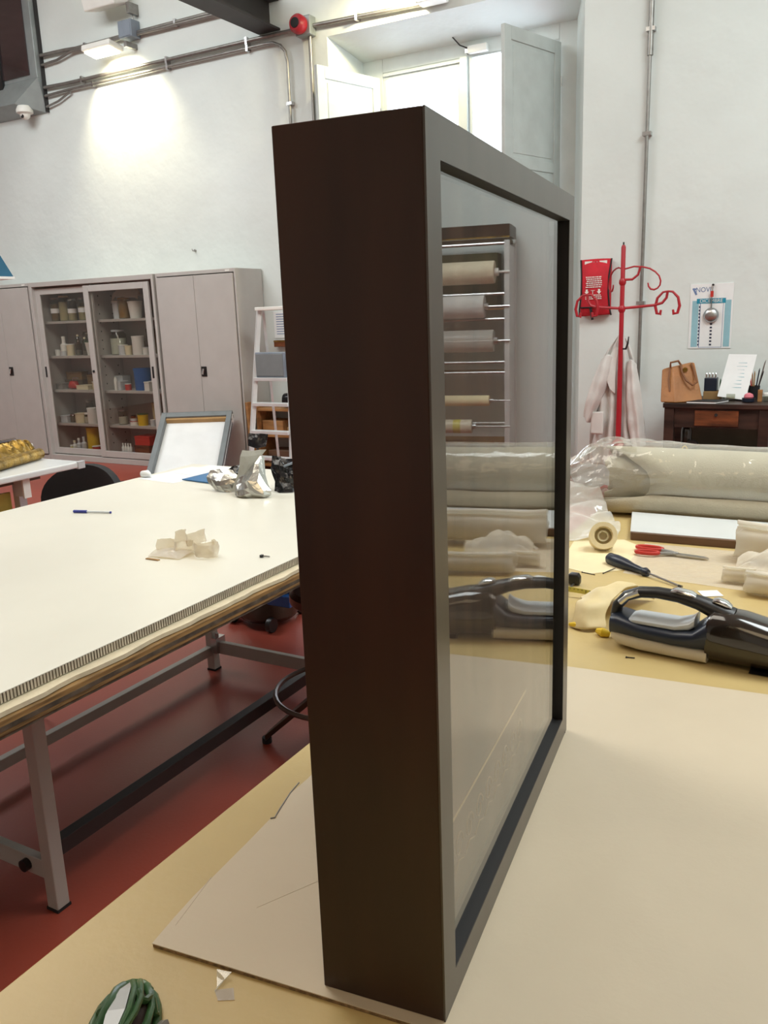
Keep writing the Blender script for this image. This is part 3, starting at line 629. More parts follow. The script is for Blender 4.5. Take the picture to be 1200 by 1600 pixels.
# ------------------------------------------------------------ left back table
t = thing('side_table', 'white-topped side table at the left edge carrying a gilded frame', 'table', (-4.6, 2.6, 0))
ZB = .76
MB().box(-5.6, -3.845, 1.6, 3.30, ZB-.035, ZB).build('tabletop', 'whitepanel', t, bevel=.008)
MB().box(-3.86, -3.838, 3.26, 3.31, ZB-.04, ZB+.003).build('end_cap', 'lightgrey', t, bevel=.003)
MB().box(-5.5, -4.1, 1.7, 3.2, ZB-.10, ZB-.037).build('apron', 'deskpanel', t)
for x, y in ((-4.10, 3.05), (-5.5, 3.05), (-4.10, 1.75), (-5.5, 1.75)):
    MB().box(x-.025, x+.025, y-.025, y+.025, 0, ZB-.10).build('leg', 'lightgrey', t, bevel=.003)
t = thing('drawer_pedestal', 'grey drawer pedestal with silver handle under the side table', 'drawers', (-4.55, 2.8, 0))
MB().box(-4.97, -4.16, 2.52, 3.02, 0.03, .60).build('carcass', 'cab', t, bevel=.004)
MB().box(-4.175, -4.155, 2.50, 3.03, .03, .61).build('edging', 'yellowtape', t)
for z in (.05, .24, .43):
    d = MB().box(-4.96, -4.19, 2.50, 2.52, z, z+.165).build('drawer', 'cab', t, bevel=.003)
    MB().tube([(-4.62, 2.50, z+.1), (-4.62, 2.47, z+.1), (-4.44, 2.47, z+.1), (-4.44, 2.50, z+.1)], .012, 8).build('handle', 'chrome', d, smooth=True)
MB().box(-4.95, -4.18, 2.54, 3.0, 0, .03).build('plinth', 'blackm', t)
t = thing('paper_holder', 'small white bracket hanging under the side table edge', 'bracket', (-3.93, 2.98, .6))
MB().box(-3.98, -3.90, 2.93, 2.96, .62, ZB-.037).build('bracket_plate', 'lightgrey', t, bevel=.003)
MB().box(-3.90, -3.888, 2.92, 2.965, .615, ZB-.037).build('bracket_lip', 'white', t)
# gold frame on side table
t = thing('gilded_frame', 'carved gilded frame section lying on the white side table', 'frame', (-4.1, 2.85, ZB))
MB().tube([(-3.90, 2.35, ZB+.033), (-4.03, 2.85, ZB+.033), (-4.165, 3.27, ZB+.033)], .032, 16).build('gilt_roll', 'gold', t, smooth=True)
g = MB().grid([[(-3.94, 2.35, ZB+.05), (-4.07, 2.85, ZB+.05), (-4.20, 3.26, ZB+.05)], [(-4.02, 2.33, ZB+.10), (-4.15, 2.82, ZB+.10), (-4.25, 3.24, ZB+.10)], [(-4.12, 2.30, ZB+.06), (-4.25, 2.8, ZB+.06), (-4.34, 3.2, ZB+.05)]], 90, 12, lambda u, v, p: (0, 0, .014*math.sin(u*90)*math.sin(v*PI)+.014*nz(p, 34)))
g.build('carved_moulding', 'gold', t, smooth=True, solid=.02)
MB().box(-4.16, -4.10, 2.5, 3.0, ZB+.001, ZB+.06).build('core_strip', 'deskpanel', t)
MB().tube([(-4.08, 2.3, ZB+.128), (-4.20, 2.85, ZB+.128), (-4.28, 3.20, ZB+.118)], .014, 8).build('dark_edge', 'brownlac', t, smooth=True)
MB().obox((-4.255, 3.225, ZB+.10), (.012, .10, .022), rx=-.25).obox((-4.235, 3.275, ZB+.045), (.014, .022, .088), rx=.15).build('white_corner', 'white', t, bevel=.003)

# round black chair
t = thing('black_chair', 'black round-backed chair between the side table and work table', 'chair', (-4.15, 3.75, 0))
def arc(u, v, p): return (0, 0, 0)
rs = []
for i in range(13):
    a = PI*i/12; rs.append((math.cos(a), math.sin(a)))
def dome(n=22):
    P = []
    for i in range(n+1):
        a = PI*i/n; P.append((-4.15-.36*math.cos(a), .40+.27*math.sin(a)**.8))
    return P
s_ = MB(); D = dome(); nD = len(D)
fr, bk = [], []
for x, z in D:
    q = (x+4.15)/.36; yy = 3.50+.16*(1-q*q)*.6
    fr.append((x, yy, z)); bk.append((x, yy+.05, z))
fb2 = [(x, p[1], .38) for (x, z), p in zip(D, fr)]; bb2 = [(x, p[1], .38) for (x, z), p in zip(D, bk)]
vs = fr+fb2+bk+bb2; fs = []
for i in range(nD-1):
    fs += [(i, i+1, nD+i+1, nD+i), (2*nD+i, 3*nD+i, 3*nD+i+1, 2*nD+i+1), (i, 2*nD+i, 2*nD+i+1, i+1), (nD+i, nD+i+1, 3*nD+i+1, 3*nD+i)]
s_.add(vs, fs); s_.build('backrest', 'blackm', t, smooth=True)
MB().loft([(.38, -4.15, 3.83, .30, .27), (.44, -4.15, 3.83, .31, .28), (.47, -4.15, 3.83, .29, .26)], 28, 2.4, 'Z').build('seat', 'blackm', t, smooth=True)
MB().lathe([(.03, .06), (.03, .38)], (-4.15, 3.83, 0), 12).build('column', 'darkbar', t)
for k in range(5):
    a = 2*PI*k/5+.3; MB().tube([(-4.15, 3.83, .09), (-4.15+.27*math.cos(a), 3.83+.27*math.sin(a), .055)], .02, 8).build('base_arm', 'black', t)
    MB().lathe([(.025, -.012), (.025, .012)], (-4.15+.28*math.cos(a), 3.83+.28*math.sin(a), .026), 12, 'X').build('castor', 'black', t)

# ------------------------------------------------------------ left work table
t = thing('work_table', 'large work table with layered pale boards on a grey steel frame', 'table', (-2.1, 1.9, 0))
YA, YZ = .55, 3.16
MB().box(-2.87, -1.385, YA, YZ, .752, .784).build('tabletop', 'ply', t, bevel=.002)
MB().box(-2.865, -1.388, YA+.01, YZ-.01, .745, .752).build('underlayer', 'plydark', t)
s_ = MB(); n = 60; pts = [(-1.395+.012*nz((i*.35, 3, 1))+.006*nz((i*1.7, 1, 1)), YA+(YZ-YA)*i/n) for i in range(n+1)]
poly = [(-2.86, YA)]+pts+[(-2.86, YZ)]; s_.prism(poly, .010, 'Z', .786); s_.build('cream_sheet', 'creamsheet', t)
MB().box(-1.3855, -1.384, YA, YZ, .762, .772).build('dark_ply_layer', 'plydark', t)
tb = MB().box(-2.885, -1.425, YA, YZ, .797, .820).build('top_board', 'board', t, bevel=.001)
fl = MB()
for k in range(int((YZ-YA)/.008)): fl.box(-1.4249, -1.4228, YA+.008*k+.001, YA+.008*k+.0055, .7985, .8185)
fl.build('fluted_edge', 'boardedge', tb)['kind'] = 'stuff'
MB().box(-1.4249, -1.4238, YA, YZ, .7985, .8185).build('flute_hollow', 'plydark', tb)
LX = (-2.41, -1.76); LY = (1.255, 2.66)
for x in LX:
    for y in LY:
        lg = MB().box(x-.02, x+.02, y-.02, y+.02, .006, .745).build('leg', 'frame_grey', t, bevel=.003)
        MB().box(x-.022, x+.022, y-.022, y+.022, 0, .008).build('foot_cap', 'blackm', lg)
for y in LY: MB().box(LX[0]+.02, LX[1]-.02, y-.012, y+.012, .085, .14).build('cross_rail', 'frame_grey', t, bevel=.002)
for y in LY: MB().box(LX[0]+.02, LX[1]-.02, y-.02, y+.02, .70, .744).build('top_rail', 'frame_grey', t, bevel=.002)
MB().lathe([(.017, -.028), (.017, -.01)], (-1.85, LY[0], .112), 14, 'Y').build('round_plug', 'black', t)
MB().box(LX[0]-.015, LX[0]+.015, .6, LY[1]-.02, .075, .115).build('side_rail', 'frame_grey', t, bevel=.002)
MB().box(-2.39, -2.36, 2.63, 2.69, .09, .16).build('bracket', 'steel', t); MB().lathe([(.008, 0), (.008, .02)], (-2.37, 2.65, .16), 8).build('bolt', 'steel', t)
MB().box(LX[1]-.018, LX[1]+.018, LY[0]+.021, LY[1]-.021, .15, .195).build('dark_stretcher', 'darkbar', t, bevel=.002)
t = tag(MB().tube([(-2.42, 1.9, .745), (-2.4, 1.93, .62), (-2.42, 1.93, .5), (-2.48, 1.93, .36), (-2.6, 1.95, .2), (-2.75, 2.0, .02), (-3.0, 2.1, .008)], .006, 8).build('green_cable', 'cablegreen', smooth=True), 'pale green cable hanging under the work table near its leg', 'cable')

# stool
t = thing('foot_ring_stool', 'dark metal swivel stool with round foot ring beside the work table', 'stool', (-1.50, 2.30, 0))
cx, cy = -1.50, 2.30
ring = [(cx+.235*math.cos(2*PI*k/36), cy+.235*math.sin(2*PI*k/36), .235) for k in range(37)]
MB().tube(ring, .009, 8, cap=False).build('foot_ring', 'bronze', t, smooth=True)
for k in range(4):
    a = math.radians(195)+k*PI/2; dx, dy = math.cos(a), math.sin(a)
    MB().rings([[(cx+dx*r+(-dy)*w_, cy+dy*r+dx*w_, z+h) for w_, h in ((-wd, -.012), (wd, -.012), (wd, .012), (-wd, .012))] for r, z, wd in ((.03, .27, .05), (.30, .025, .02))]).build('leg', 'bronze', t, bevel=.003)
    MB().lathe([(.018, 0), (.018, .022)], (cx+dx*.30, cy+dy*.30, 0), 10).build('foot', 'blackm', t)
MB().lathe([(.035, .16), (.035, .26), (.022, .28), (.022, .56)], (cx, cy, 0), 16).build('column', 'bronze', t, smooth=True)
MB().lathe([(.15, .56), (.165, .575), (.165, .60), (.15, .615)], (cx, cy, 0), 28).build('seat', 'bronze', t, smooth=True)
# drum vacuum
t = thing('drum_vacuum', 'dark wheeled drum cleaner with orange top behind the work table', 'vacuum cleaner', (-2.56, 3.27, 0))
cx, cy = -2.56, 3.27
MB().lathe([(.14, .03), (.155, .05), (.145, .12), (.12, .20), (.115, .215)], (cx, cy, 0), 24).build('dark_base', 'bronze', t, smooth=True)
MB().lathe([(.13, .215), (.17, .24), (.18, .30), (.17, .40), (.1, .46)], (cx+.13, cy+.03, 0), 24).build('orange_drum', 'orange', t, smooth=True)
MB().box(cx+.10, cx+.24, cy-.14, cy-.05, .14, .20).build('blue_clamp', 'bluepl', t, bevel=.006)
for dx, dy in ((-.175, -.03), (.12, -.14), (-.15, -.10), (.10, .15), (-.1, .14)):
    MB().lathe([(.036, -.014), (.038, 0), (.036, .014)], (cx+dx, cy+dy, .037), 16, 'X').build('castor', 'black', t, smooth=True)
MB().tube([(cx-.13, cy-.02, .1), (cx-.175, cy-.03, .085), (cx-.175, cy-.03, .04)], .01, 8).build('castor_arm', 'steel', t)

# items on work table
ZT = .8202
t = thing('ballpoint_pen', 'blue-capped ballpoint pen lying on the left work table', 'pen', (-2.50, 2.17, ZT))
p0, p1 = Vector((-2.585, 2.145, ZT+.006)), Vector((-2.430, 2.190, ZT+.0045)); d = p1-p0
MB().tube([p0, p0+d*.02, p0+d*.36, p0+d*.37], [.003, .006, .0062, .003], 10).build('cap', 'bluepen', t, smooth=True)
MB().tube([p0+d*.36, p0+d*.97], .0038, 8).build('barrel', 'lightgrey', t, smooth=True)
MB().tube([p0+d*.97, p1], .0045, 8).build('end_plug', 'bluepen', t)
# crumpled tape
t = thing('crumpled_tape', 'crumpled clump of translucent brown tape on the work table', 'tape', (-1.76, 1.87, ZT))
def strip(pts, hw, seed):
    ctrl = [[Vector(p)+Vector((0, 0, h)) for p in pts] for h in (-hw, 0, hw)]
    return MB().grid(ctrl, 28, 6, lambda u, v, p: (.008*nz(p, 45, seed), .008*nz(p, 45, seed+5), .003*nz(p, 60, seed+9)))
zb = ZT+.024
strip([(-1.86, 1.84, zb), (-1.82, 1.875, zb), (-1.78, 1.84, zb), (-1.75, 1.885, zb), (-1.71, 1.85, zb), (-1.67, 1.89, zb)], .020, 1).build('tape_strip', 'tapefilm', t, smooth=True)
strip([(-1.83, 1.89, zb+.018), (-1.79, 1.90, zb+.025), (-1.76, 1.87, zb+.02), (-1.72, 1.91, zb+.03), (-1.74, 1.93, zb+.02)], .020, 2).build('tape_strip', 'tapefilm', t, smooth=True)
strip([(-1.72, 1.86, zb), (-1.69, 1.84, zb), (-1.65, 1.86, zb), (-1.66, 1.90, zb), (-1.70, 1.91, zb)], .020, 3).build('tape_strip', 'tapefilm', t, smooth=True)
MB().grid([[(-1.86, 1.80, ZT+.001), (-1.80, 1.80, ZT+.006), (-1.74, 1.81, ZT+.002)], [(-1.87, 1.85, ZT+.01), (-1.80, 1.85, ZT+.02), (-1.74, 1.86, ZT+.01)], [(-1.86, 1.9, ZT+.002), (-1.80, 1.9, ZT+.006), (-1.74, 1.9, ZT+.002)]], 12, 12).build('tape_strip', 'tapefilm', t, smooth=True)
tag(MB().box(-1.845, -1.795, 1.775, 1.785, ZT, ZT+.003).build('tape_scrap', 'kraft'), 'thin brown tape scrap lying in front of the crumpled clump', 'scrap')
t = thing('metal_clip', 'tiny metal clip near the edge of the work table', 'clip', (-1.51, 1.93, ZT))
MB().tube([(-1.522, 1.928, ZT+.003), (-1.51, 1.932, ZT+.004), (-1.497, 1.936, ZT+.003)], .0022, 6).build('wire', 'steel', t)
MB().box(-1.525, -1.517, 1.923, 1.933, ZT, ZT+.008).build('jaw', 'black', t)
# papers and folder at the far end
def sheet(nm, pts, z, m, label, cat='paper', th=.0006, grp=None):
    return tag(MB().prism(pts, th, 'Z', z).build(nm, m), label, cat, grp)
sheet('paper_sheet', [(-2.86, 2.76), (-2.62, 2.73), (-2.57, 3.05), (-2.83, 3.09)], ZT, 'paper', 'white drawing sheet at the far left corner of the work table')
sheet('paper_sheet', [(-2.80, 2.93), (-2.45, 2.86), (-2.40, 3.11), (-2.76, 3.15)], ZT+.0012, 'paper', 'white sheet half under the blue folder on the work table')
t = thing('blue_folder', 'blue folder lying beside the crumpled foil bag', 'folder', (-2.46, 2.86, ZT))
MB().prism([(-2.63, 2.80), (-2.38, 2.765), (-2.33, 2.94), (-2.58, 2.97)], .003, 'Z', ZT+.002).build('back_cover', 'blue', t)
MB().add([(-2.63, 2.80, ZT+.006), (-2.38, 2.765, ZT+.008), (-2.33, 2.94, ZT+.05), (-2.56, 2.98, ZT+.02), (-2.63, 2.80, ZT+.004), (-2.38, 2.765, ZT+.006), (-2.33, 2.94, ZT+.048), (-2.56, 2.98, ZT+.018)], [(0, 1, 2, 3), (7, 6, 5, 4), (0, 4, 5, 1), (1, 5, 6, 2), (2, 6, 7, 3), (3, 7, 4, 0)]).build('front_cover', 'blue', t)
# white tissue ball at the corner
tag(MB().loft([(-2.88, 2.80, ZT+.012, .006, .008), (-2.87, 2.80, ZT+.016, .018, .014), (-2.845, 2.80, ZT+.018, .02, .016), (-2.82, 2.80, ZT+.012, .006, .008)], 12).build('tissue', 'paper', smooth=True), 'small crumpled white tissue at the far left corner of the table', 'tissue')
# foil bag
t = thing('foil_bag', 'crumpled silver foil bag standing open on the work table', 'bag', (-2.12, 2.70, ZT))
F = lambda amp, sc, sd: (lambda u, v, p: (amp*nz(p, sc, sd), amp*nz(p, sc, sd+3), amp*.5*nz(p, sc, sd+6)))
MB().grid([[(-2.175, 2.68, ZT+.180), (-2.13, 2.69, ZT+.175), (-2.075, 2.71, ZT+.180)], [(-2.185, 2.65, ZT+.10), (-2.14, 2.66, ZT+.11), (-2.11, 2.68, ZT+.12)], [(-2.205, 2.63, ZT+.01), (-2.17, 2.63, ZT+.02), (-2.14, 2.65, ZT+.03)]], 4, 5, F(.010, 14, 1)).build('beige_side', 'foilin', t, solid=.001)
MB().grid([[(-2.13, 2.69, ZT+.12), (-2.10, 2.69, ZT+.155), (-2.09, 2.70, ZT+.15)], [(-2.17, 2.63, ZT+.06), (-2.09, 2.62, ZT+.085), (-2.04, 2.67, ZT+.07)], [(-2.16, 2.60, ZT+.01), (-2.08, 2.58, ZT+.025), (-2.01, 2.65, ZT+.015)], [(-2.13, 2.61, ZT+.002), (-2.08, 2.60, ZT+.002), (-2.03, 2.65, ZT+.002)]], 6, 7, F(.020, 18, 2)).build('front_fold', 'foil', t, smooth=False, solid=.001)
MB().grid([[(-2.36, 2.68, ZT+.085), (-2.30, 2.70, ZT+.09), (-2.22, 2.72, ZT+.08)], [(-2.36, 2.66, ZT+.045), (-2.29, 2.65, ZT+.04), (-2.22, 2.68, ZT+.05)], [(-2.31, 2.65, ZT+.002), (-2.26, 2.65, ZT+.002), (-2.22, 2.68, ZT+.002)]], 5, 5, F(.014, 16, 3)).build('left_flap', 'foil', t, solid=.001)
MB().grid([[(-2.18, 2.74, ZT+.24), (-2.13, 2.75, ZT+.235), (-2.10, 2.76, ZT+.235)], [(-2.17, 2.71, ZT+.19), (-2.13, 2.72, ZT+.185), (-2.09, 2.73, ZT+.19)]], 8, 6, F(.01, 20, 4)).build('black_lining', 'blackbag', t, solid=.001)
MB().grid([[(-2.26, 2.72, ZT+.10), (-2.21, 2.74, ZT+.11), (-2.16, 2.75, ZT+.10)], [(-2.27, 2.69, ZT+.05), (-2.21, 2.69, ZT+.05), (-2.17, 2.70, ZT+.05)], [(-2.23, 2.69, ZT+.004), (-2.20, 2.68, ZT+.004), (-2.17, 2.70, ZT+.004)]], 7, 7, F(.02, 22, 5)).build('black_lining', 'blackbag', t, solid=.001)
MB().grid([[(-2.10, 2.78, ZT+.14), (-2.05, 2.80, ZT+.13), (-2.0, 2.82, ZT+.12)], [(-2.08, 2.74, ZT+.08), (-2.02, 2.76, ZT+.07), (-1.99, 2.78, ZT+.06)], [(-2.06, 2.72, ZT+.004), (-2.0, 2.73, ZT+.004), (-1.98, 2.76, ZT+.004)]], 7, 7, F(.022, 22, 6)).build('black_lining', 'blackbag', t, solid=.001)
tag(MB().obox((-1.98, 2.82, ZT+.125), (.16, .025, .008), rz=.6, ry=-.3).build('grey_strap', 'greyjb', bevel=.002), 'blue-grey strap sticking out behind the foil bag', 'strap')
# ------------------------------------------------------------ front table
t = thing('front_table', 'tan-topped table in the foreground under the dark box frame', 'table', (0, 1.6, 0))
MB().box(-.78, 1.35, .05, 3.40, .765, .80).build('tabletop', 'mdf', t, bevel=.002)
for x, y in ((-.68, .3), (1.25, .3), (-.68, 3.2), (1.25, 3.2)): MB().box(x-.03, x+.03, y-.03, y+.03, 0, .765).build('leg', 'frame_grey', t, bevel=.003)
for y in (.3, 3.2): MB().box(-.65, 1.22, y-.012, y+.012, .69, .765).build('top_rail', 'frame_grey', t)
for x in (-.68, 1.25): MB().box(x-.012, x+.012, .33, 3.17, .69, .765).build('side_rail', 'frame_grey', t)
# cardboard
ZK = .8003
t = thing('cardboard_sheet', 'large off-white cardboard sheet lying under the dark box frame', 'cardboard', (-.2, 1.1, ZK))
L_ = []
A, B, Cc, Dd = Vector((-.674, .595)), Vector((-.350, .632)), Vector((.9, .775)), Vector((.84, 1.66))
for i in range(14):
    q = A.lerp(B, i/14); L_.append((q.x, q.y+.0015*nz((i, 1, 2), 3)))
for i in range(10): q = B.lerp(Cc, i/10); L_.append((q.x, q.y))
L_ += [(Cc.x, Cc.y), (Dd.x, Dd.y), (-.096, 1.592), (-.467, 1.564), (-.745, 1.545)]
for yy, xx in ((1.25, -.725), (1.02, -.714), (.975, -.711), (.93, -.711), (.89, -.703), (.868, -.692), (.86, -.699), (.80, -.694), (.74, -.690), (.68, -.686), (.64, -.681)): L_.append((xx, yy))
MB().prism(L_, .0012, 'Z', ZK+.0045).build('top_liner', 'card', t)
MB().prism([(x+.0006, y+.0006) for x, y in L_], .0045, 'Z', ZK).build('fluted_core', 'cardedge', t)
for k, (x0, y0, x1, y1) in enumerate(((-.60, .70, -.46, .96), (-.67, .63, -.69, .72), (.0, .8, -.04, 1.5))):
    MB().tube([(x0, y0, ZK+.0055), (x1, y1, ZK+.0055)], .0006, 5).build('crease', 'card', t)
tag(MB().tube([(-.699, .862, .8065), (-.694, .866, .8068), (-.700, .885, .8065), (-.712, .93, .806), (-.716, .96, .8065)], .0012, 6).build('torn_thread', 'greyplastic', smooth=True), 'grey torn thread along the left edge of the cardboard', 'thread')
tag(MB().add([(-.578, .598, .8065), (-.560, .602, .8065), (-.563, .575, .801), (-.565, .582, .801)], [(0, 1, 2, 3)]).build('clear_tape', 'film', solid=.0003), 'small clear tape tab on the front edge of the cardboard', 'tape')
tag(MB().prism([(-.565, .578), (-.548, .590), (-.536, .577), (-.552, .568)], .0003, 'Z', .8004).build('tape_piece', 'tapefilm'), 'small scrap of clear tape lying on the tan tabletop', 'tape')

# big box frame: local frame with origin at near front corner, s along face, -n is depth
ang = math.atan2(.994, -.113)       # direction of the long side
w_ = Vector((math.cos(ang), math.sin(ang), 0)); nrm = Vector((w_.y, -w_.x, 0)); BO = Vector((-.317, .649, .8061)); LEN, HGT, DEP = .660, .874, .140
t = thing('box_frame', 'tall dark brown wooden box frame glazed on one side, standing on the cardboard', 'frame', BO)
def bb(s0, s1, d0, d1, z0, z1):
    q = MB().box(s0, s1, d0, d1, z0, z1); q.v = [w_*p.x+nrm*p.y+Vector((0, 0, p.z)) for p in q.v]; return q
# sides: y = 0 is the glazed face, negative is depth
bb(0, .022, -DEP, -.002, 0, HGT).build('side_board', 'brownlac', t, world=False, bevel=.0012)
bb(LEN-.022, LEN, -DEP, -.002, 0, HGT).build('side_board', 'brownlac', t, world=False, bevel=.0012)
bb(.022, LEN-.022, -DEP, -.002, HGT-.022, HGT).build('top_board', 'brownlac', t, world=False, bevel=.0012)
bb(.022, LEN-.022, -DEP, -.002, 0, .022).build('bottom_board', 'brownlac', t, world=False, bevel=.0012)
bb(.022, LEN-.022, -DEP, -DEP+.006, .022, HGT-.022).build('back_board', 'brownlac', t, world=False)
RW = .036
for s0, s1, z0, z1 in ((0, RW, 0, HGT), (LEN-RW, LEN, 0, HGT), (RW, LEN-RW, HGT-RW, HGT), (RW, LEN-RW, 0, RW)):
    bb(s0, s1, -.0019, .0, z0, z1).build('face_frame', 'frameface', t, world=False)
r0 = RW-.001
for s0, s1, z0, z1 in ((r0-.006, r0+.0015, r0, HGT-r0), (LEN-r0-.0015, LEN-r0+.006, r0, HGT-r0), (r0, LEN-r0, HGT-r0-.0015, HGT-r0+.006), (r0, LEN-r0, r0-.006, r0+.0015)):
    bb(s0, s1, -.030, -.0008, z0, z1).build('rebate', 'rabbet', t, world=False)
bb(RW-.004, LEN-RW+.004, -.0115, -.009, RW-.004, HGT-RW+.004).build('glass_pane', 'glass', t, world=False)
art = bb(RW, LEN-RW, -.034, -.030, RW, HGT-RW).build('picture_panel', 'art', t, world=False, label='dim brown picture behind the glass')
bb(RW+.01, LEN-.18, -.030, -.0295, .148, .152).build('gilt_line', 'artline', art, world=True).location = (0, 0, 0)
gl = [o for o in bpy.data.objects if o.name.startswith('gilt_line') and o.parent == art][-1]
gl.data.transform(Matrix.Translation(BO))
fz = MB()
for k in range(10):
    c0 = .06+k*.042
    pts = []
    for i in range(15):
        a = i/14*PI*2.2; r_ = .016-.011*i/14
        q = w_*(c0+r_*math.cos(a))+nrm*(-.0296)+Vector((0, 0, .105+r_*1.2*math.sin(a))); pts.append(q+BO)
    fz.tube(pts, .0011, 5)
    fz.tube([BO+w_*(c0-.018)+nrm*-.0296+Vector((0, 0, .078)), BO+w_*(c0)+nrm*-.0296+Vector((0, 0, .086)), BO+w_*(c0+.018)+nrm*-.0296+Vector((0, 0, .078))], .001, 5)
fz.build('scroll_border', 'artdim', art)

# ------------------------------------------------------------ linen roll in plastic
t = thing('linen_roll', 'thick roll of beige linen cloth wrapped in clear plastic', 'cloth roll', (-.2, 3.0, .80))
cy, cz = 3.01, .922
prof = []
NT = 90
for i in range(NT+1):
    u = i/NT; a = -PI*.5-2*PI*2.6*(1-u); r_ = .022+(.116-.022)*(u**.8)
    sq = 1+.10*math.sin(3*a)*(1-u)
    prof.append((cy+r_*math.cos(a)*1.12*sq, cz+r_*math.sin(a)*sq))
prof += [(2.99, .8035), (2.94, .806), (2.895, .815), (2.875, .835), (2.872, .86), (2.882, .885)]
vs = []; fs = []; NX = 14
for j in range(NX+1):
    x = -.755+1.35*j/NX
    for k, (a, b) in enumerate(prof):
        g = .006*nz((x*4, a*9, b*9), 1, 3); uu = min(1, k/NT); front = max(0, (cy-a)/.13)
        xs = -.765+.02*nz((a*20, b*20, 0))+(.20*front**1.3*max(0, min(1, (uu-.45)*4)) if b > .87 else .02*front)+.05*max(0, .5-uu)
        x = xs+(.595-xs)*j/NX
        vs.append((x, a+g, max(.8035, b+g)))
m_ = len(prof)
for j in range(NX):
    for k in range(m_-1): fs.append((j*m_+k, j*m_+k+1, (j+1)*m_+k+1, (j+1)*m_+k))
MB().add(vs, fs).build('rolled_cloth', 'linen', t, smooth=True, solid=.006)
# film
secs = [(.3, 0, 1), (.0, 0, 1), (-.3, 0, 1), (-.55, 0, 1.02), (-.72, 0, 1.06), (-.80, -.01, .98), (-.88, -.03, .74), (-.97, -.06, .48), (-1.08, -.08, .28)]
rs = []; NS = 56
for i in range(len(secs)-1):
    for q in range(7 if i > 2 else 3):
        f_ = q/(7 if i > 2 else 3); x0, d0, k0 = secs[i]; x1, d1, k1 = secs[i+1]
        x = x0+(x1-x0)*f_; dy = d0+(d1-d0)*f_; k = k0+(k1-k0)*f_
        ring = []
        for j in range(NS):
            a = 2*PI*j/NS; amp = .003+.026*max(0, min(1, (-x-.45)/.4))
            wr = amp*(abs(nz((x*3+math.cos(a)*2.2, math.sin(a)*2.2, x*5), 1.6, 7))*2-.5)
            ry = .133*(1 if x > -.75 else 1+(-x-.75)*1.2); rz_ = .1185*k
            yy = cy+dy+(ry+wr)*math.cos(a); zz = .805+rz_+(rz_+wr)*math.sin(a)
            ring.append(Vector((x, yy, max(.8025, zz))))
        rs.append(ring)
MB().rings(rs, False).build('plastic_wrap', 'film', t, smooth=True)
def ridge(u, v, p): return (0, 0, max(0, .022*(abs(nz(p, 9, 4))*2)+.006*nz(p, 30, 2)))
tag(MB().grid([[(-1.15, 2.50, .800), (-.85, 2.48, .801), (-.62, 2.56, .802)], [(-1.16, 2.68, .815), (-.88, 2.68, .825), (-.64, 2.70, .81)], [(-1.18, 2.90, .82), (-.90, 2.84, .84), (-.70, 2.80, .82)], [(-1.2, 3.05, .86), (-.95, 3.02, .89), (-.79, 2.98, .86)]], 34, 34, ridge).build('plastic_film', 'film2', smooth=True), 'loose clear plastic film in front of the linen roll end', 'plastic film')
# white panel with brown edge
t = thing('laminated_board', 'white laminated panel with brown wooden edge in front of the linen roll', 'panel', (-.1, 2.76, .8))
ZP = .826
MB().prism([(-.585, 2.602), (.75, 2.66), (.75, 2.862), (-.64, 2.862)], .012, 'Z', ZP-.012).build('panel_face', 'whitepanel', t, bevel=.001)
MB().prism([(-.58, 2.59), (.75, 2.648), (.75, 2.66), (-.585, 2.602)], .024, 'Z', ZP-.0255).build('brown_edge', 'brownwood', t, bevel=.001)
MB().prism([(-.56, 2.64), (.7, 2.69), (.7, 2.83), (-.6, 2.83)], .013, 'Z', .8005).build('core', 'brownwood', t)
# tape roll
t = thing('paper_tape_roll', 'cream paper tape roll standing on edge by the plastic wrap', 'tape roll', (-.63, 2.47, .80))
ct = Vector((-.632, 2.45, .842)); ax = Vector((.30, -.87, .38)).normalized(); e1 = ax.cross(Vector((0, 0, 1))).normalized(); e2 = e1.cross(ax)
def ringtube(ro, ri, d0, d1, seg=36):
    R4 = []
    for r_, d_ in ((ro, d0), (ro, d1), (ri, d1), (ri, d0), (ro, d0)):
        R4.append([ct+ax*d_+e1*math.cos(2*PI*k/seg)*r_+e2*math.sin(2*PI*k/seg)*r_ for k in range(seg)])
    return MB().rings(R4, False)
ringtube(.041, .028, -.025, .025).build('wound_tape', 'cappaper', t, smooth=True)
ringtube(.028, .0255, -.023, .020).build('card_core', 'cappaper', t, smooth=True)
ringtube(.017, .012, -.02, .012).build('inner_core', 'cream', t, smooth=True)
ringtube(.0255, .0, -.008, -.006).build('back_disc', 'cappaper', t)
MB().box(-.655, -.61, 2.44, 2.50, .8003, .803).build('tail', 'cappaper', t)
sheet('cream_paper', [(-.70, 2.24), (-.60, 2.20), (-.505, 2.29), (-.53, 2.52), (-.60, 2.585), (-.74, 2.52)], .8003, 'cappaper', 'cream paper sheet under the tape roll')
tag(MB().grid([[(-.52, 2.24, .801), (-.35, 2.22, .801), (-.12, 2.20, .801)], [(-.53, 2.40, .801), (-.35, 2.40, .8015), (-.1, 2.40, .801)], [(-.53, 2.565, .801), (-.35, 2.57, .801), (-.08, 2.58, .801)]], 20, 12, lambda u, v, p: (0, 0, abs(.002*nz(p, 12)))).build('foam_sheet', 'bubble', smooth=True), 'translucent white packing sheet under the scissors', 'sheet')
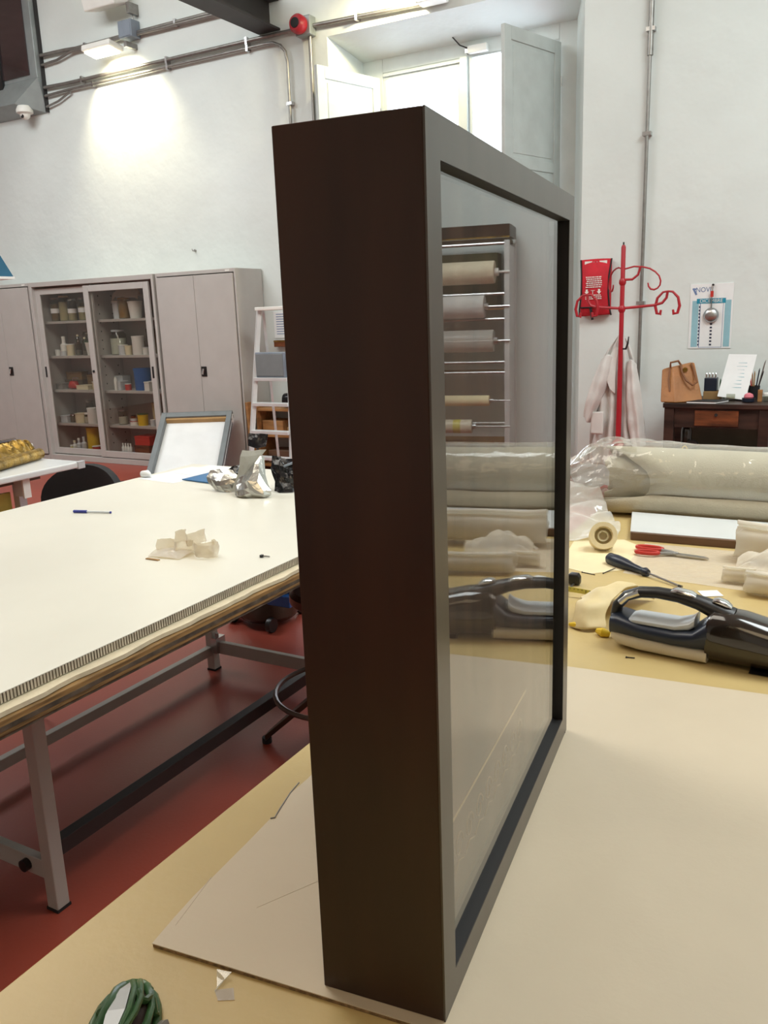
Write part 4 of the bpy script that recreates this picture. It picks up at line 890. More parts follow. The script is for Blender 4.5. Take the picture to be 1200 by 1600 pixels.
# scissors
t = thing('scissors', 'scissors with red and grey handles on the white packing sheet', 'scissors', (-.44, 2.45, .803))
def loop(cx, cy, a, rx_, ry_, m, nm):
    pts = []
    for k in range(25):
        q = 2*PI*k/24; x, y = rx_*math.cos(q), ry_*math.sin(q)
        pts.append((cx+x*math.cos(a)-y*math.sin(a), cy+x*math.sin(a)+y*math.cos(a), .8105))
    return MB().tube(pts, .0055, 8, cap=False)
loop(-.500, 2.485, -.05, .038, .016, 0, 0).build('red_handle', 'redplastic', t, smooth=True)
loop(-.497, 2.437, .12, .032, .014, 0, 0).build('red_handle', 'redplastic', t, smooth=True)
MB().tube([(-.465, 2.478, .8105), (-.435, 2.462, .8105), (-.415, 2.455, .809)], [.006, .008, .006], 8, flat=.7).build('grey_shank', 'greyplastic', t, smooth=True)
MB().tube([(-.468, 2.442, .8095), (-.44, 2.450, .8095), (-.415, 2.455, .808)], [.006, .008, .006], 8, flat=.7).build('grey_shank', 'greyplastic', t, smooth=True)
MB().prism([(-.425, 2.462), (-.425, 2.447), (-.34, 2.436), (-.328, 2.440), (-.34, 2.450)], .003, 'Z', .8085).build('blade', 'steel', t, bevel=.0005)
MB().prism([(-.425, 2.464), (-.425, 2.450), (-.34, 2.440), (-.326, 2.443), (-.34, 2.453)], .003, 'Z', .8055).build('blade', 'steel', t, bevel=.0005)
MB().lathe([(.005, .8085), (.005, .8135), (.003, .8145)], (-.418, 2.455, 0), 12).build('pivot', 'steel', t)
# screwdriver
t = thing('screwdriver', 'screwdriver with a fat dark blue handle', 'screwdriver', (-.47, 2.25, .80))
h0 = Vector((-.585, 2.325, .8155)); h1 = Vector((-.452, 2.235, .811)); tip = Vector((-.352, 2.170, .804)); dh = h1-h0
MB().tube([h0, h0+dh*.06, h0+dh*.25, h0+dh*.45, h0+dh*.62, h0+dh*.82, h0+dh*.88, h0+dh*.93, h1], [.008, .0165, .0185, .0165, .0115, .0095, .0095, .013, .0095], 14).build('handle', 'navy', t, smooth=True)
MB().tube([h1, tip], .0032, 8).build('shaft', 'steel', t, smooth=True)
MB().tube([tip-(tip-h1)*.1, tip], [.0035, .004], 6).build('tip', 'darkbar', t)
for nm, a, b, lb in (('nail', (-.624, 2.205, .8015), (-.585, 2.195, .8015), 'thin nail lying left of the screwdriver on the tan table'), ('nail', (-.568, 2.215, .802), (-.548, 2.268, .804), 'dark screw lying against the screwdriver handle'), ('nail', (-.375, 1.668, .8018), (-.358, 1.671, .8018), 'tiny nail in front of the handheld vacuum'), ('nail', (-.395, 1.285, .8075), (-.39, 1.292, .8075), 'tiny dark speck-like tack on the cardboard by the box frame')):
    n_ = thing(nm, lb, 'nail', a); MB().tube([a, b], .0012, 6).build('shank', 'darkbar', n_); MB().lathe([(.0022, -.001), (.0022, .001)], a, 8, 'X').build('head', 'darkbar', n_)
tag(MB().obox((-.28, 2.155, .8012), (.05, .045, .0008), rz=.5).build('paper_scrap', 'paper'), 'small white paper scrap beside the handheld vacuum', 'scrap')
# foam wrap rolls at right
t = thing('foam_roll', 'translucent packing foam roll lying in front of the white panel', 'foam roll', (.1, 2.28, .80))
def spiral_roll(x0, x1, cy, cz, r, turns, m, parent, nm, seedk, skew=0):
    pr = []
    for i in range(48):
        u = i/47; a = PI*.6-2*PI*turns*(1-u); rr = r*(.35+.65*u); pr.append((cy+rr*math.cos(a), cz+rr*math.sin(a)))
    vs = []; fs = []; n = 10
    for j in range(n+1):
        x = x0+(x1-x0)*j/n
        for a, b in pr:
            g = .006*nz((x*9, a*20, b*20), 1, seedk); vs.append((x+.01*nz((a*30, b*30, 0)), a+g+skew*(x-x0), max(.802, b+g)))
    for j in range(n):
        for k in range(47): fs.append((j*48+k, j*48+k+1, (j+1)*48+k+1, (j+1)*48+k))
    return MB().add(vs, fs).build(nm, m, parent, smooth=True, solid=.002)
spiral_roll(-.205, .30, 2.19, .832, .031, 2, 'bubble', t, 'foam_coil', 2, -.10)
spiral_roll(-.265, -.19, 2.26, .823, .021, 1.6, 'bubble', t, 'foam_coil', 5)
t = thing('foam_roll', 'second foam roll lying behind the first, against the white panel', 'foam roll', (.1, 2.5, .80))
spiral_roll(-.262, .40, 2.49, .858, .056, 2, 'bubble', t, 'foam_coil', 8, -.03)
tag(MB().grid([[(-.25, 2.26, .803), (-.16, 2.24, .83), (-.05, 2.25, .805)], [(-.24, 2.33, .83), (-.16, 2.33, .87), (-.04, 2.33, .84)], [(-.25, 2.40, .806), (-.16, 2.41, .85), (-.05, 2.40, .81)]], 20, 16, lambda u, v, p: (0, 0, abs(.03*nz(p, 22, 3)))).build('crumpled_plastic', 'bubble', smooth=True), 'crumpled clear packing plastic between the two foam rolls', 'plastic film')

# ------------------------------------------------------------ handheld vacuum
t = thing('handheld_vacuum', 'black and white handheld vacuum cleaner with loop handle', 'vacuum cleaner', (-.2, 1.78, .80), 0)
VY = 1.79; hw = .047
rsw = []
def vprof(x, z0, z1, w0): return (x, VY, (z0+z1)/2, w0, (z1-z0)/2)
MB().loft([vprof(-.437, .826, .838, .020), vprof(-.432, .815, .842, .032), vprof(-.415, .806, .841, .042), vprof(-.37, .8015, .838, .047), vprof(-.30, .8005, .833, .049), vprof(-.232, .8005, .831, .050)], 28, 3.4).build('white_shell', 'offwhite', t, smooth=True)
MB().loft([vprof(-.441, .830, .858, .020), vprof(-.436, .825, .870, .034), vprof(-.42, .829, .874, .043), vprof(-.37, .828, .862, .048), vprof(-.30, .826, .860, .050), vprof(-.262, .826, .866, .051), vprof(-.232, .826, .895, .051), vprof(-.215, .824, .905, .048)], 28, 3.2).build('navy_body', 'navy', t, smooth=True)
MB().tube([(-.432, VY, .862), (-.428, VY, .885), (-.41, VY, .908), (-.38, VY, .921), (-.345, VY, .925), (-.30, VY, .923), (-.26, VY, .916), (-.225, VY, .905), (-.195, VY, .893)], [.016, .016, .016, .017, .017, .018, .021, .026, .030], 14, flat=.72).build('loop_handle', 'black', t, smooth=True)
MB().tube([(-.420, VY-.012, .895), (-.405, VY-.012, .911), (-.38, VY-.012, .9235)], .007, 8).build('chrome_trim', 'chrome', t, smooth=True)
MB().loft([vprof(-.40, .859, .867, .030), vprof(-.385, .858, .872, .036), vprof(-.30, .856, .872, .036), vprof(-.272, .86, .882, .034), vprof(-.262, .866, .892, .03)], 20, 3).build('grey_cradle', 'lightgrey', t, smooth=True)
MB().loft([(-.315, VY, .934, .013, .0035), (-.305, VY, .936, .015, .005), (-.275, VY, .932, .015, .005), (-.265, VY, .928, .012, .003)], 14).build('switch', 'chrome', t, smooth=True)
MB().loft([(-.232, VY, .925, .012, .004), (-.222, VY, .926, .014, .006), (-.205, VY, .921, .014, .006), (-.195, VY, .915, .010, .003)], 14).build('release_button', 'chrome', t, smooth=True)
MB().loft([vprof(-.236, .803, .905, .050), vprof(-.225, .802, .912, .054), vprof(-.17, .8015, .908, .056), vprof(-.10, .8015, .893, .055), vprof(-.03, .803, .870, .050), vprof(.02, .806, .845, .042), vprof(.045, .808, .832, .038)], 30, 2.6).build('dust_cup', 'smoke', t, smooth=True)
MB().loft([vprof(-.02, .802, .806, .050), vprof(-.01, .8005, .8035, .050), vprof(-.15, .8004, .803, .052)][::-1], 16).build('bottom_rib', 'black', t, smooth=True)
MB().prism([(.045, .812), (.11, .803), (.115, .808), (.045, .832)], .07, 'Y', VY-.035).build('nozzle', 'black', t, bevel=.003)
t.rotation_euler = (0, 0, math.radians(-3)); t.location.y -= .05; t.location.x += .012
# glove beside the vacuum
t = thing('latex_glove', 'cream rubber glove with yellow edges beside the vacuum handle', 'glove', (-.5, 1.9, .80))
MB().grid([[(-.53, 1.79, .802), (-.49, 1.775, .81), (-.455, 1.80, .802)], [(-.53, 1.82, .835), (-.50, 1.81, .845), (-.46, 1.84, .84)], [(-.53, 1.87, .848), (-.49, 1.87, .862), (-.45, 1.89, .86)], [(-.55, 1.93, .82), (-.47, 1.95, .868), (-.42, 1.95, .868)], [(-.56, 1.97, .803), (-.47, 2.03, .82), (-.40, 2.05, .803)]], 22, 26, lambda u, v, p: (.006*nz(p, 30), .006*nz(p, 30, 4), .008*nz(p, 24, 8))).build('palm', 'latex', t, smooth=True, solid=.003)
MB().tube([(-.535, 1.795, .806), (-.52, 1.79, .808), (-.505, 1.785, .806)], [.004, .008, .004], 8).build('yellow_fingertip', 'yellow', t, smooth=True)
MB().tube([(-.465, 1.775, .808), (-.45, 1.765, .81), (-.435, 1.768, .806)], [.006, .011, .006], 8).build('yellow_fingertip', 'yellow', t, smooth=True)
# tape measure
t = thing('tape_measure', 'pulled-out yellow measuring tape with a black case end', 'tape measure', (-.56, 2.03, .80))
MB().grid([[(-.66, 2.0, .812), (-.59, 2.0, .812), (-.50, 2.0, .808)], [(-.66, 1.998, .826), (-.59, 1.998, .826), (-.50, 1.998, .820)]], 16, 3).build('blade', 'yellowtape', t, solid=.0008)
for k in range(16): MB().box(-.655+k*.010, -.6538+k*.010, 1.9955, 1.9965, .820 if k % 5 else .815, .8235).build('tick', 'black', t)
MB().loft([(-.63, 2.095, .815, .008, .012), (-.622, 2.095, .817, .012, .016), (-.603, 2.095, .817, .012, .016), (-.597, 2.095, .815, .008, .010)], 14, 4).build('case_end', 'black', t, smooth=True)
MB().tube([(-.612, 2.09, .805), (-.61, 2.0, .808)], .003, 6).build('lock_wire', 'steel', t)
tag(MB().lathe([(.028, .8003), (.03, .802), (.028, .8035)], (-.625, 1.90, 0), 24).build('white_disc', 'lightgrey', smooth=True), 'pale round disc half hidden behind the box frame edge', 'disc')
# green case bottom left
t = thing('green_shell', 'green openwork plastic shell with pale window at the bottom left corner', 'shell', (-.64, .50, .80))
gc = Vector((-.605, .479, .8005)); dv = Vector((-.5, .866, 0)); sv = Vector((.866, .5, 0))
def gp(t_, ph, k=1.0): return gc+dv*.070*k*math.cos(t_)+sv*.033*k*math.sin(t_)*math.cos(ph)+Vector((0, 0, .002+.036*k*math.sin(t_)*max(0, math.sin(ph))))
D2R = PI/180
MB().rings([[gp(t_, k*PI/16, .93) for k in range(17)]+[gp(t_, PI-k*PI/16, .93)*1.0-Vector((0, 0, .036*.93*math.sin(t_)*max(0, math.sin(PI-k*PI/16)))) for k in range(1, 16)] for t_ in (.05, .3, .6, .9, 1.2, 1.6, 2.0, 2.4, 2.8, 3.09)]).build('dark_inner', 'brownlac', t, smooth=True)
for ph, r_ in ((4, .0055), (38, .0045), (66, .0045), (122, .005), (150, .0045), (176, .0055)):
    MB().tube([gp(.02+.3*i, (ph+(8*math.sin(i*1.1) if 10 < ph < 170 else 0))*D2R) for i in range(11)], [r_*.7]+[r_]*9+[r_*.7], 8, flat=.8).build('rib', 'green', t, smooth=True)
for t_, p0, p1 in ((.42, 4, 176), (1.1, 4, 66), (1.3, 122, 176), (2.4, 4, 176)):
    MB().tube([gp(t_+.12*math.sin(i), (p0+(p1-p0)*i/10)*D2R) for i in range(11)], .004, 8).build('cross_rib', 'green', t, smooth=True)
MB().add([gp(.66, 96*D2R, 1.0), gp(1.0, 84*D2R, 1.0), gp(1.5, 78*D2R, 1.0), gp(2.0, 84*D2R, 1.0), gp(2.0, 108*D2R, 1.0), gp(1.5, 112*D2R, 1.0), gp(1.0, 108*D2R, 1.0)], [(0, 1, 6), (1, 2, 5, 6), (2, 3, 4, 5)]).build('pale_window', 'lightgrey', t, solid=.002)
MB().tube([gp(.60, 96*D2R), gp(1.0, 76*D2R), gp(1.5, 71*D2R), gp(2.1, 80*D2R)], .0035, 8).build('window_rim', 'green', t, smooth=True)
MB().loft([(gc.x+.024, gc.y+.030, .806, .006, .005), (gc.x+.031, gc.y+.028, .808, .010, .007), (gc.x+.038, gc.y+.026, .806, .007, .005)], 12).build('grey_tab', 'greyplastic', t, smooth=True)

# ------------------------------------------------------------ red coat stand
SX, SY = -1.565, 6.45
t = thing('coat_stand', 'tall red metal coat stand with curled hooks', 'coat stand', (SX, SY, 0))
MB().lathe([(.021, .50), (.019, .9), (.017, 1.3), (.0165, 1.93), (.010, 1.945)], (SX, SY, 0), 16).build('pole', 'red', t, smooth=True)
MB().lathe([(.006, 1.94), (.006, 1.965)], (SX, SY, 0), 10).build('tip', 'darkbar', t)
MB().lathe([(.02, .52), (.042, .50), (.046, .475), (.034, .46), (.034, .40), (.05, .385), (.05, .36), (.055, .34), (.06, .12), (.075, .08), (.05, .05)], (SX, SY, 0), 20).build('turned_base', 'red', t, smooth=True)
for k in range(3):
    a = 2*PI*k/3+.6; MB().tube([(SX, SY, .12), (SX+.12*math.cos(a), SY+.12*math.sin(a), .13), (SX+.24*math.cos(a), SY+.24*math.sin(a), .05), (SX+.28*math.cos(a), SY+.28*math.sin(a), .014)], .014, 10).build('foot', 'red', t, smooth=True)
for z in (1.69, 1.495): MB().lathe([(.018, z-.03), (.026, z-.015), (.026, z+.005), (.018, z+.02)], (SX, SY, 0), 16).build('collar', 'red', t, smooth=True)
# upper arm pair
for kx, ky in ((.80, 0), (-.42, .5)):
    P_ = [(.01, 1.775), (.10, 1.79), (.17, 1.785), (.24, 1.77), (.29, 1.745), (.325, 1.715), (.34, 1.68), (.335, 1.65), (.315, 1.63), (.285, 1.62), (.255, 1.625), (.235, 1.645), (.228, 1.67)]
    MB().tube([(SX+kx*a_, SY+ky*a_, z_) for a_, z_ in P_], [.006]*9+[.007, .007, .006, .005], 8).build('hook', 'red', t, smooth=True)
MB().tube([(SX+.01, SY, 1.70), (SX+.07, SY, 1.70), (SX+.11, SY, 1.73), (SX+.125, SY, 1.785)], .009, 8).build('brace', 'red', t, smooth=True)
# lower arms reach out and end in double hooks
for ex, ey in ((.285, .02), (-.22, -.05)):
    MB().tube([(SX, SY, 1.495), (SX+ex*.8, SY+ey*.8, 1.51), (SX+ex*1.0, SY+ey, 1.525), (SX+ex*1.1, SY+ey, 1.56), (SX+ex*1.12, SY+ey, 1.60)], .010, 8).build('arm', 'red', t, smooth=True)
    for sd in (-1, 1):
        c0 = SX+ex*1.13; sd *= .85; MB().tube([(c0, SY+ey, 1.605), (c0+sd*.04, SY+ey, 1.60), (c0+sd*.085, SY+ey, 1.56), (c0+sd*.10, SY+ey, 1.50), (c0+sd*.085, SY+ey, 1.45), (c0+sd*.055, SY+ey-.01, 1.445), (c0+sd*.05, SY+ey-.01, 1.475)], [.007, .008, .010, .011, .011, .012, .008], 8).build('hook', 'red', t, smooth=True)
MB().tube([(SX+.015, SY, 1.20), (SX+.04, SY-.01, 1.20), (SX+.055, SY-.015, 1.24), (SX+.06, SY-.015, 1.29)], [.007, .008, .007, .004], 8).build('low_hook', 'darkbar', t, smooth=True)
# coat
t = thing('lab_coat', 'off-white lab coat hanging behind the red coat stand', 'coat', (SX, 6.6, .4))
def fold(amp, fr, ph): return lambda u, v, p: (0, amp*math.sin(u*fr+ph+2.5*nz(p, 3))*(.3+.7*v)+.012*nz(p, 12), 0)
yc_ = 6.56
def cp(x, z, dy=0): return (x, yc_+dy, z)
MB().grid([[cp(-1.62, 1.27), cp(-1.60, 1.30, -.02), cp(-1.57, 1.30, -.02), cp(-1.55, 1.27)],
           [cp(-1.72, 1.13), cp(-1.66, 1.14, -.05), cp(-1.56, 1.14, -.03), cp(-1.50, 1.16)],
           [cp(-1.78, .90), cp(-1.68, .90, -.07), cp(-1.55, .90, -.05), cp(-1.45, .94)],
           [cp(-1.80, .62), cp(-1.68, .62, -.07), cp(-1.54, .62, -.05), cp(-1.40, .66)],
           [cp(-1.84, .32), cp(-1.70, .30, -.06), cp(-1.54, .30, -.05), cp(-1.36, .33)]], 60, 40, fold(.035, 24, 0)).build('coat_body', 'cloth', t, smooth=True, solid=.006)
MB().grid([[cp(-1.72, 1.12, -.06), cp(-1.66, 1.16, -.10), cp(-1.62, 1.12, -.06)], [cp(-1.78, .96, -.08), cp(-1.70, .94, -.14), cp(-1.66, .94, -.08)], [cp(-1.84, .76, -.07), cp(-1.78, .72, -.12), cp(-1.75, .72, -.07)], [cp(-1.85, .68, -.06), cp(-1.81, .64, -.09), cp(-1.78, .64, -.06)]], 16, 24, fold(.012, 12, 1)).build('sleeve', 'cloth', t, smooth=True, solid=.006)
MB().grid([[cp(-1.53, 1.10, -.05), cp(-1.49, 1.12, -.08), cp(-1.46, 1.08, -.05)], [cp(-1.53, .9, -.07), cp(-1.47, .9, -.12), cp(-1.42, .9, -.07)], [cp(-1.51, .66, -.07), cp(-1.44, .66, -.11), cp(-1.39, .68, -.07)], [cp(-1.47, .45, -.05), cp(-1.42, .44, -.10), cp(-1.37, .46, -.05)]], 16, 24, fold(.014, 12, 2)).build('sleeve', 'cloth', t, smooth=True, solid=.006)
MB().grid([[cp(-1.62, 1.22, -.05), cp(-1.59, 1.20, -.07)], [cp(-1.68, 1.05, -.10), cp(-1.60, 1.0, -.10)], [cp(-1.64, .90, -.11), cp(-1.60, .86, -.10)]], 8, 14).build('lapel', 'cloth', t, smooth=True, solid=.006)
MB().grid([[cp(-1.78, .72, -.10), cp(-1.68, .73, -.12)], [cp(-1.78, .55, -.10), cp(-1.68, .55, -.12)]], 6, 8).build('pocket', 'cloth', t, smooth=True, solid=.005)
# fire blanket bag on the wall
t = thing('fire_blanket_bag', 'red fire blanket pouch with white printing hung on the wall', 'fire blanket', (-1.915, 7.0, 1.45))
s_ = MB().grid([[(-2.03, 6.99, 1.885), (-1.91, 6.985, 1.888), (-1.79, 6.99, 1.885)], [(-2.015, 6.955, 1.75), (-1.91, 6.94, 1.75), (-1.80, 6.955, 1.75)], [(-2.01, 6.945, 1.62), (-1.91, 6.93, 1.62), (-1.80, 6.945, 1.62)], [(-2.025, 6.955, 1.50), (-1.91, 6.94, 1.50), (-1.79, 6.955, 1.50)]], 14, 16)
s_.build('pouch_front', 'redcloth', t, smooth=True, solid=.004)
MB().box(-2.03, -1.79, 6.99, YW-.005, 1.45, 1.885).build('pouch_back', 'redcloth', t, bevel=.01)
MB().grid([[(-2.02, 6.945, 1.505), (-1.91, 6.93, 1.505), (-1.80, 6.945, 1.505)], [(-2.03, 6.97, 1.44), (-1.91, 6.965, 1.445), (-1.78, 6.97, 1.45)]], 8, 4).build('bottom_flap', 'redcloth', t, smooth=True, solid=.004)
for e in ([(-2.035, 6.985, 1.885), (-2.018, 6.95, 1.75), (-2.015, 6.94, 1.62), (-2.03, 6.95, 1.50), (-2.035, 6.965, 1.44)], [(-1.785, 6.985, 1.885), (-1.795, 6.95, 1.75), (-1.795, 6.94, 1.62), (-1.785, 6.95, 1.50), (-1.775, 6.965, 1.445)], [(-2.02, 6.938, 1.51), (-1.91, 6.924, 1.51), (-1.795, 6.938, 1.51)]):
    MB().tube(e, .006, 6).build('black_binding', 'blackm', t, smooth=True)
for x in (-1.97, -1.85): MB().box(x-.03, x+.03, 6.975, 6.981, 1.845, 1.872).build('white_patch', 'white', t)
for x in (-1.90, -1.925): MB().lathe([(.006, -.006), (.006, 0)], (x, 6.98, 1.862), 10, 'Y').build('eyelet', 'steel', t)
random.seed(9)
for i in range(6):
    x = -1.975+.004*i % .01
    while x < -1.852:
        wd = random.uniform(.008, .022); MB().box(x, min(x+wd, -1.845), 6.925, 6.9265+.0, 1.742-i*.0155, 1.750-i*.0155).build('print_mark', 'white', t); x += wd+.004
for i in range(3):
    x = -1.975
    while x < -1.852:
        wd = random.uniform(.008, .02); MB().box(x, min(x+wd, -1.845), 6.922, 6.9235, 1.602-i*.014, 1.609-i*.014).build('print_mark', 'white', t); x += wd+.004
for x in (-1.965, -1.865): MB().prism([(x-.008, 1.652), (x+.008, 1.652), (x+.008, 1.634), (x+.018, 1.634), (x, 1.612), (x-.018, 1.634), (x-.008, 1.634)], .0015, 'Y', 6.921).build('white_arrow', 'white', t)
MB().box(-1.918, -1.914, 6.921, 6.9225, 1.612, 1.64).box(-1.932, -1.900, 6.921, 6.9225, 1.640, 1.643).build('white_symbol', 'white', t)
MB().obox((-1.925, 6.93, 1.46), (.02, .004, .10), ry=-.2).build('pull_strap', 'blackm', t)
# calendar
t = thing('wall_calendar', 'paper wall calendar with teal month banner reading DICEMBRE', 'calendar', (-1.02, 7.02, 1.4))
MB().box(-1.18, -.868, 7.024, YW-.001, 1.168, 1.655).build('sheet', 'paper', t)
for x0, x1 in ((-1.162, -1.115), (-.925, -.880)): MB().box(x0, x1, 7.0232, 7.0242, 1.18, 1.53).build('blue_column', 'calblue', t)
MB().box(-1.105, -1.10, 7.0232, 7.0242, 1.175, 1.51).box(-.938, -.935, 7.0232, 7.0242, 1.175, 1.51).box(-1.10, -.937, 7.0232, 7.0242, 1.175, 1.178).build('rule_line', 'inkblue', t)
MB().box(-1.13, -.92, 7.0222, 7.024, 1.508, 1.545).build('month_banner', 'calteal', t)
text('lettering', 'DICEMBRE', .036, 'white', t, (-1.025, 7.0218, 1.526), sx=1.0)
text('lettering', 'NOVI', .052, 'inkblue', t, (-1.085, 7.0232, 1.610), sx=.9)
MB().obox((-1.148, 7.023, 1.60), (.014, .0012, .055), ry=-.5).box(-1.158, -1.14, 7.0225, 7.0237, 1.612, 1.624).build('logo_mark', 'inkblue', t)
for i in range(12): MB().box(-1.112, -1.103, 7.0225, 7.0237, 1.19+i*.026, 1.204+i*.026).build('date_mark', 'ink', t)
for i in range(9): MB().box(-1.026, -1.010, 7.0225, 7.0237, 1.19+i*.026, 1.203+i*.026).build('date_mark', 'ink', t)
t = thing('metal_ladle', 'round metal ladle with red tag hanging over the calendar', 'ladle', (-1.02, 7.0, 1.45))
MB().lathe([(.056, -.004), (.054, -.018), (.042, -.030), (.02, -.037), (.004, -.038)], (-1.02, 7.02, 1.42), 24, 'Y').build('bowl', 'steel', t, smooth=True)
MB().tube([(-1.02, 7.012, 1.47), (-1.02, 7.008, 1.55), (-1.015, 7.012, 1.63)], [.012, .010, .006], 8, flat=.4).build('handle', 'galv', t, smooth=True)
MB().box(-1.03, -1.008, 6.998, 7.004, 1.555, 1.60).build('red_tag', 'redplastic', t)
MB().lathe([(.008, -.02), (.008, 0)], (-1.015, 7.02, 1.645), 10, 'Y').build('hanging_nail', 'darkbar', t)

# ------------------------------------------------------------ desk
t = thing('old_desk', 'old dark wooden desk against the back wall with a handbag on it', 'desk', (-.85, 6.75, 0))
DZ = .80
MB().box(-1.245, -.44, 6.46, YW-.01, DZ-.035, DZ).build('desk_top', 'desk', t, bevel=.004)
for x in (-1.20, -.55):
    for y in (6.50, 6.94): MB().box(x-.035, x+.035, y-.03, y+.03, 0, DZ-.035).build('leg', 'desk', t, bevel=.004)
MB().box(-1.165, -.585, 6.49, 6.51, .62, DZ-.035).build('front_apron', 'desk', t)
d = MB().box(-1.02, -.72, 6.478, 6.49, .635, DZ-.05).build('drawer', 'deskred', t, bevel=.003)
MB().lathe([(.012, -.016), (.008, 0)], (-.87, 6.478, .72), 12, 'Y').build('knob', 'blackm', d)
MB().box(-1.165, -.585, 6.96, 6.975, .1, DZ-.035).build('back_panel', 'deskpanel', t)
MB().box(-1.165, -.585, 6.50, 6.96, .40, .42).build('lower_shelf', 'deskpanel', t)
MB().box(-1.165, -.585, 6.485, 6.505, .38, .43).build('front_stretcher', 'desk', t)
t = thing('dark_bottle', 'dark wine-like bottle with clear neck on the desk lower shelf', 'bottle', (-1.12, 6.58, .42))
MB().lathe([(.038, .42), (.04, .43), (.04, .58), (.03, .62), (.014, .65)], (-1.09, 6.6, 0), 16).build('bottle_body', 'smoke', t, smooth=True)
MB().lathe([(.014, .65), (.014, .71), (.017, .715), (.017, .73)], (-1.09, 6.6, 0), 14).build('neck', 'jarglass', t, smooth=True)
t = thing('round_tool', 'black round tool with yellow ring on the desk lower shelf', 'tool', (-1.06, 6.53, .42))
MB().lathe([(.045, -.02), (.05, 0), (.045, .02)], (-1.035, 6.545, .472), 18, 'Y').build('tool_body', 'black', t, smooth=True)
MB().tube([(-1.085+.018*math.cos(2*PI*k/14), 6.515, .448+.028*math.sin(2*PI*k/14)) for k in range(15)], .006, 6, cap=False).build('yellow_ring', 'yellow', t, smooth=True)
# handbag
t = thing('tan_handbag', 'tan leather handbag standing on the left end of the desk', 'bag', (-1.12, 6.62, DZ))
def quadbox(b, t_, name, m, bev=.01):
    vs = b+t_; return MB().add(vs, [(3, 2, 1, 0), (4, 5, 6, 7), (0, 1, 5, 4), (1, 2, 6, 5), (2, 3, 7, 6), (3, 0, 4, 7)]).build(name, m, t, smooth=True, bevel=bev, seg=3)
quadbox([(-1.275, 6.50, DZ+.001), (-1.16, 6.47, DZ+.001), (-.985, 6.62, DZ+.001), (-1.10, 6.72, DZ+.001)], [(-1.290, 6.60, DZ+.24), (-1.215, 6.59, DZ+.255), (-1.065, 6.66, DZ+.285), (-1.10, 6.69, DZ+.285)], 'bag_body', 'leather')
MB().tube([(-1.155, 6.60, 1.075), (-1.14, 6.575, 1.02), (-1.10, 6.545, .96), (-1.055, 6.55, .925), (-1.03, 6.57, .945), (-1.05, 6.61, 1.0), (-1.085, 6.635, 1.08)], .008, 8).build('strap', 'leatherd', t, smooth=True)
MB().tube([(-1.225, 6.58, 1.05), (-1.22, 6.56, 1.09), (-1.17, 6.585, 1.10), (-1.15, 6.61, 1.06)], .008, 8).build('strap', 'leatherd', t, smooth=True)
MB().tube([(-1.222, 6.567, 1.05), (-1.225, 6.545, .97), (-1.21, 6.515, .88)], .006, 8).build('strap', 'leatherd', t, smooth=True)
MB().lathe([(.018, -.006), (.018, 0)], (-1.12, 6.60, 1.035), 14, 'Y').build('clasp', 'gold', t)
# notebook
t = thing('black_notebook', 'black notebook with white page edges lying on the desk', 'notebook', (-.97, 6.53, DZ))
MB().prism([(-1.08, 6.475), (-.88, 6.465), (-.81, 6.62), (-1.0, 6.63)], .010, 'Z', DZ+.002).build('pages', 'paper', t)
MB().prism([(-1.08, 6.473), (-.878, 6.463), (-.808, 6.622), (-1.0, 6.632)], .003, 'Z', DZ+.012).build('cover', 'blackm', t)
MB().prism([(-1.08, 6.473), (-.878, 6.463), (-.808, 6.622), (-1.0, 6.632)], .002, 'Z', DZ).build('back_cover', 'blackm', t)
o = tag(MB().box(-1.01, -.89, 6.76, 6.88, DZ, DZ+.06).build('tan_box', 'kraft', bevel=.003), 'small tan box under the dark pen block on the desk', 'box')
t = thing('pen_block', 'dark block holding silver-topped pens on the tan box', 'pen holder', (-.96, 6.82, DZ+.06))
MB().box(-1.01, -.92, 6.78, 6.86, DZ+.061, DZ+.16).build('block', 'navy', t, bevel=.004)
for i in range(4): MB().lathe([(.007, 0), (.007, .03), (.004, .035)], (-.998+i*.022, 6.80, DZ+.16), 8).build('silver_cap', 'chrome', t)
t = thing('green_card', 'small dark green card leaning beside the pen block', 'card', (-.88, 6.80, DZ))
MB().add([(-.90, 6.78, DZ+.061), (-.86, 6.78, DZ), (-.90, 6.86, DZ+.061), (-.90, 6.79, DZ+.15), (-.86, 6.79, DZ+.06), (-.9, 6.85, DZ+.15)], [(0, 1, 4, 3), (0, 3, 5, 2), (1, 2, 5, 4), (0, 2, 1), (3, 4, 5)]).build('card_face', 'green', t)
# paper on stand
t = thing('paper_stand', 'white printed sheet propped on a small clear stand on the desk', 'paper stand', (-.78, 6.72, DZ))
MB().add([(-.895, 6.66, DZ+.035), (-.70, 6.66, DZ+.010), (-.655, 6.80, DZ+.33), (-.848, 6.80, DZ+.335)], [(0, 1, 2, 3)]).build('sheet', 'paper', t, solid=.001)
MB().box(-.83, -.77, 6.64, 6.652, DZ, DZ+.055).build('clear_stop', 'jarglass', t, bevel=.002)
MB().prism([(-.87, DZ), (-.70, DZ), (-.70, DZ+.03)], .1, 'Y', 6.68).build('base', 'black', t)
for i in range(8):
    f_ = .25+i*.08; MB().obox((-.845+.05*f_-.0+.06, 6.66+.14*f_-.0025, DZ+.02+.31*f_), (.07-(i % 3)*.012, .0008, .004)).build('text_line', 'calblue', t)
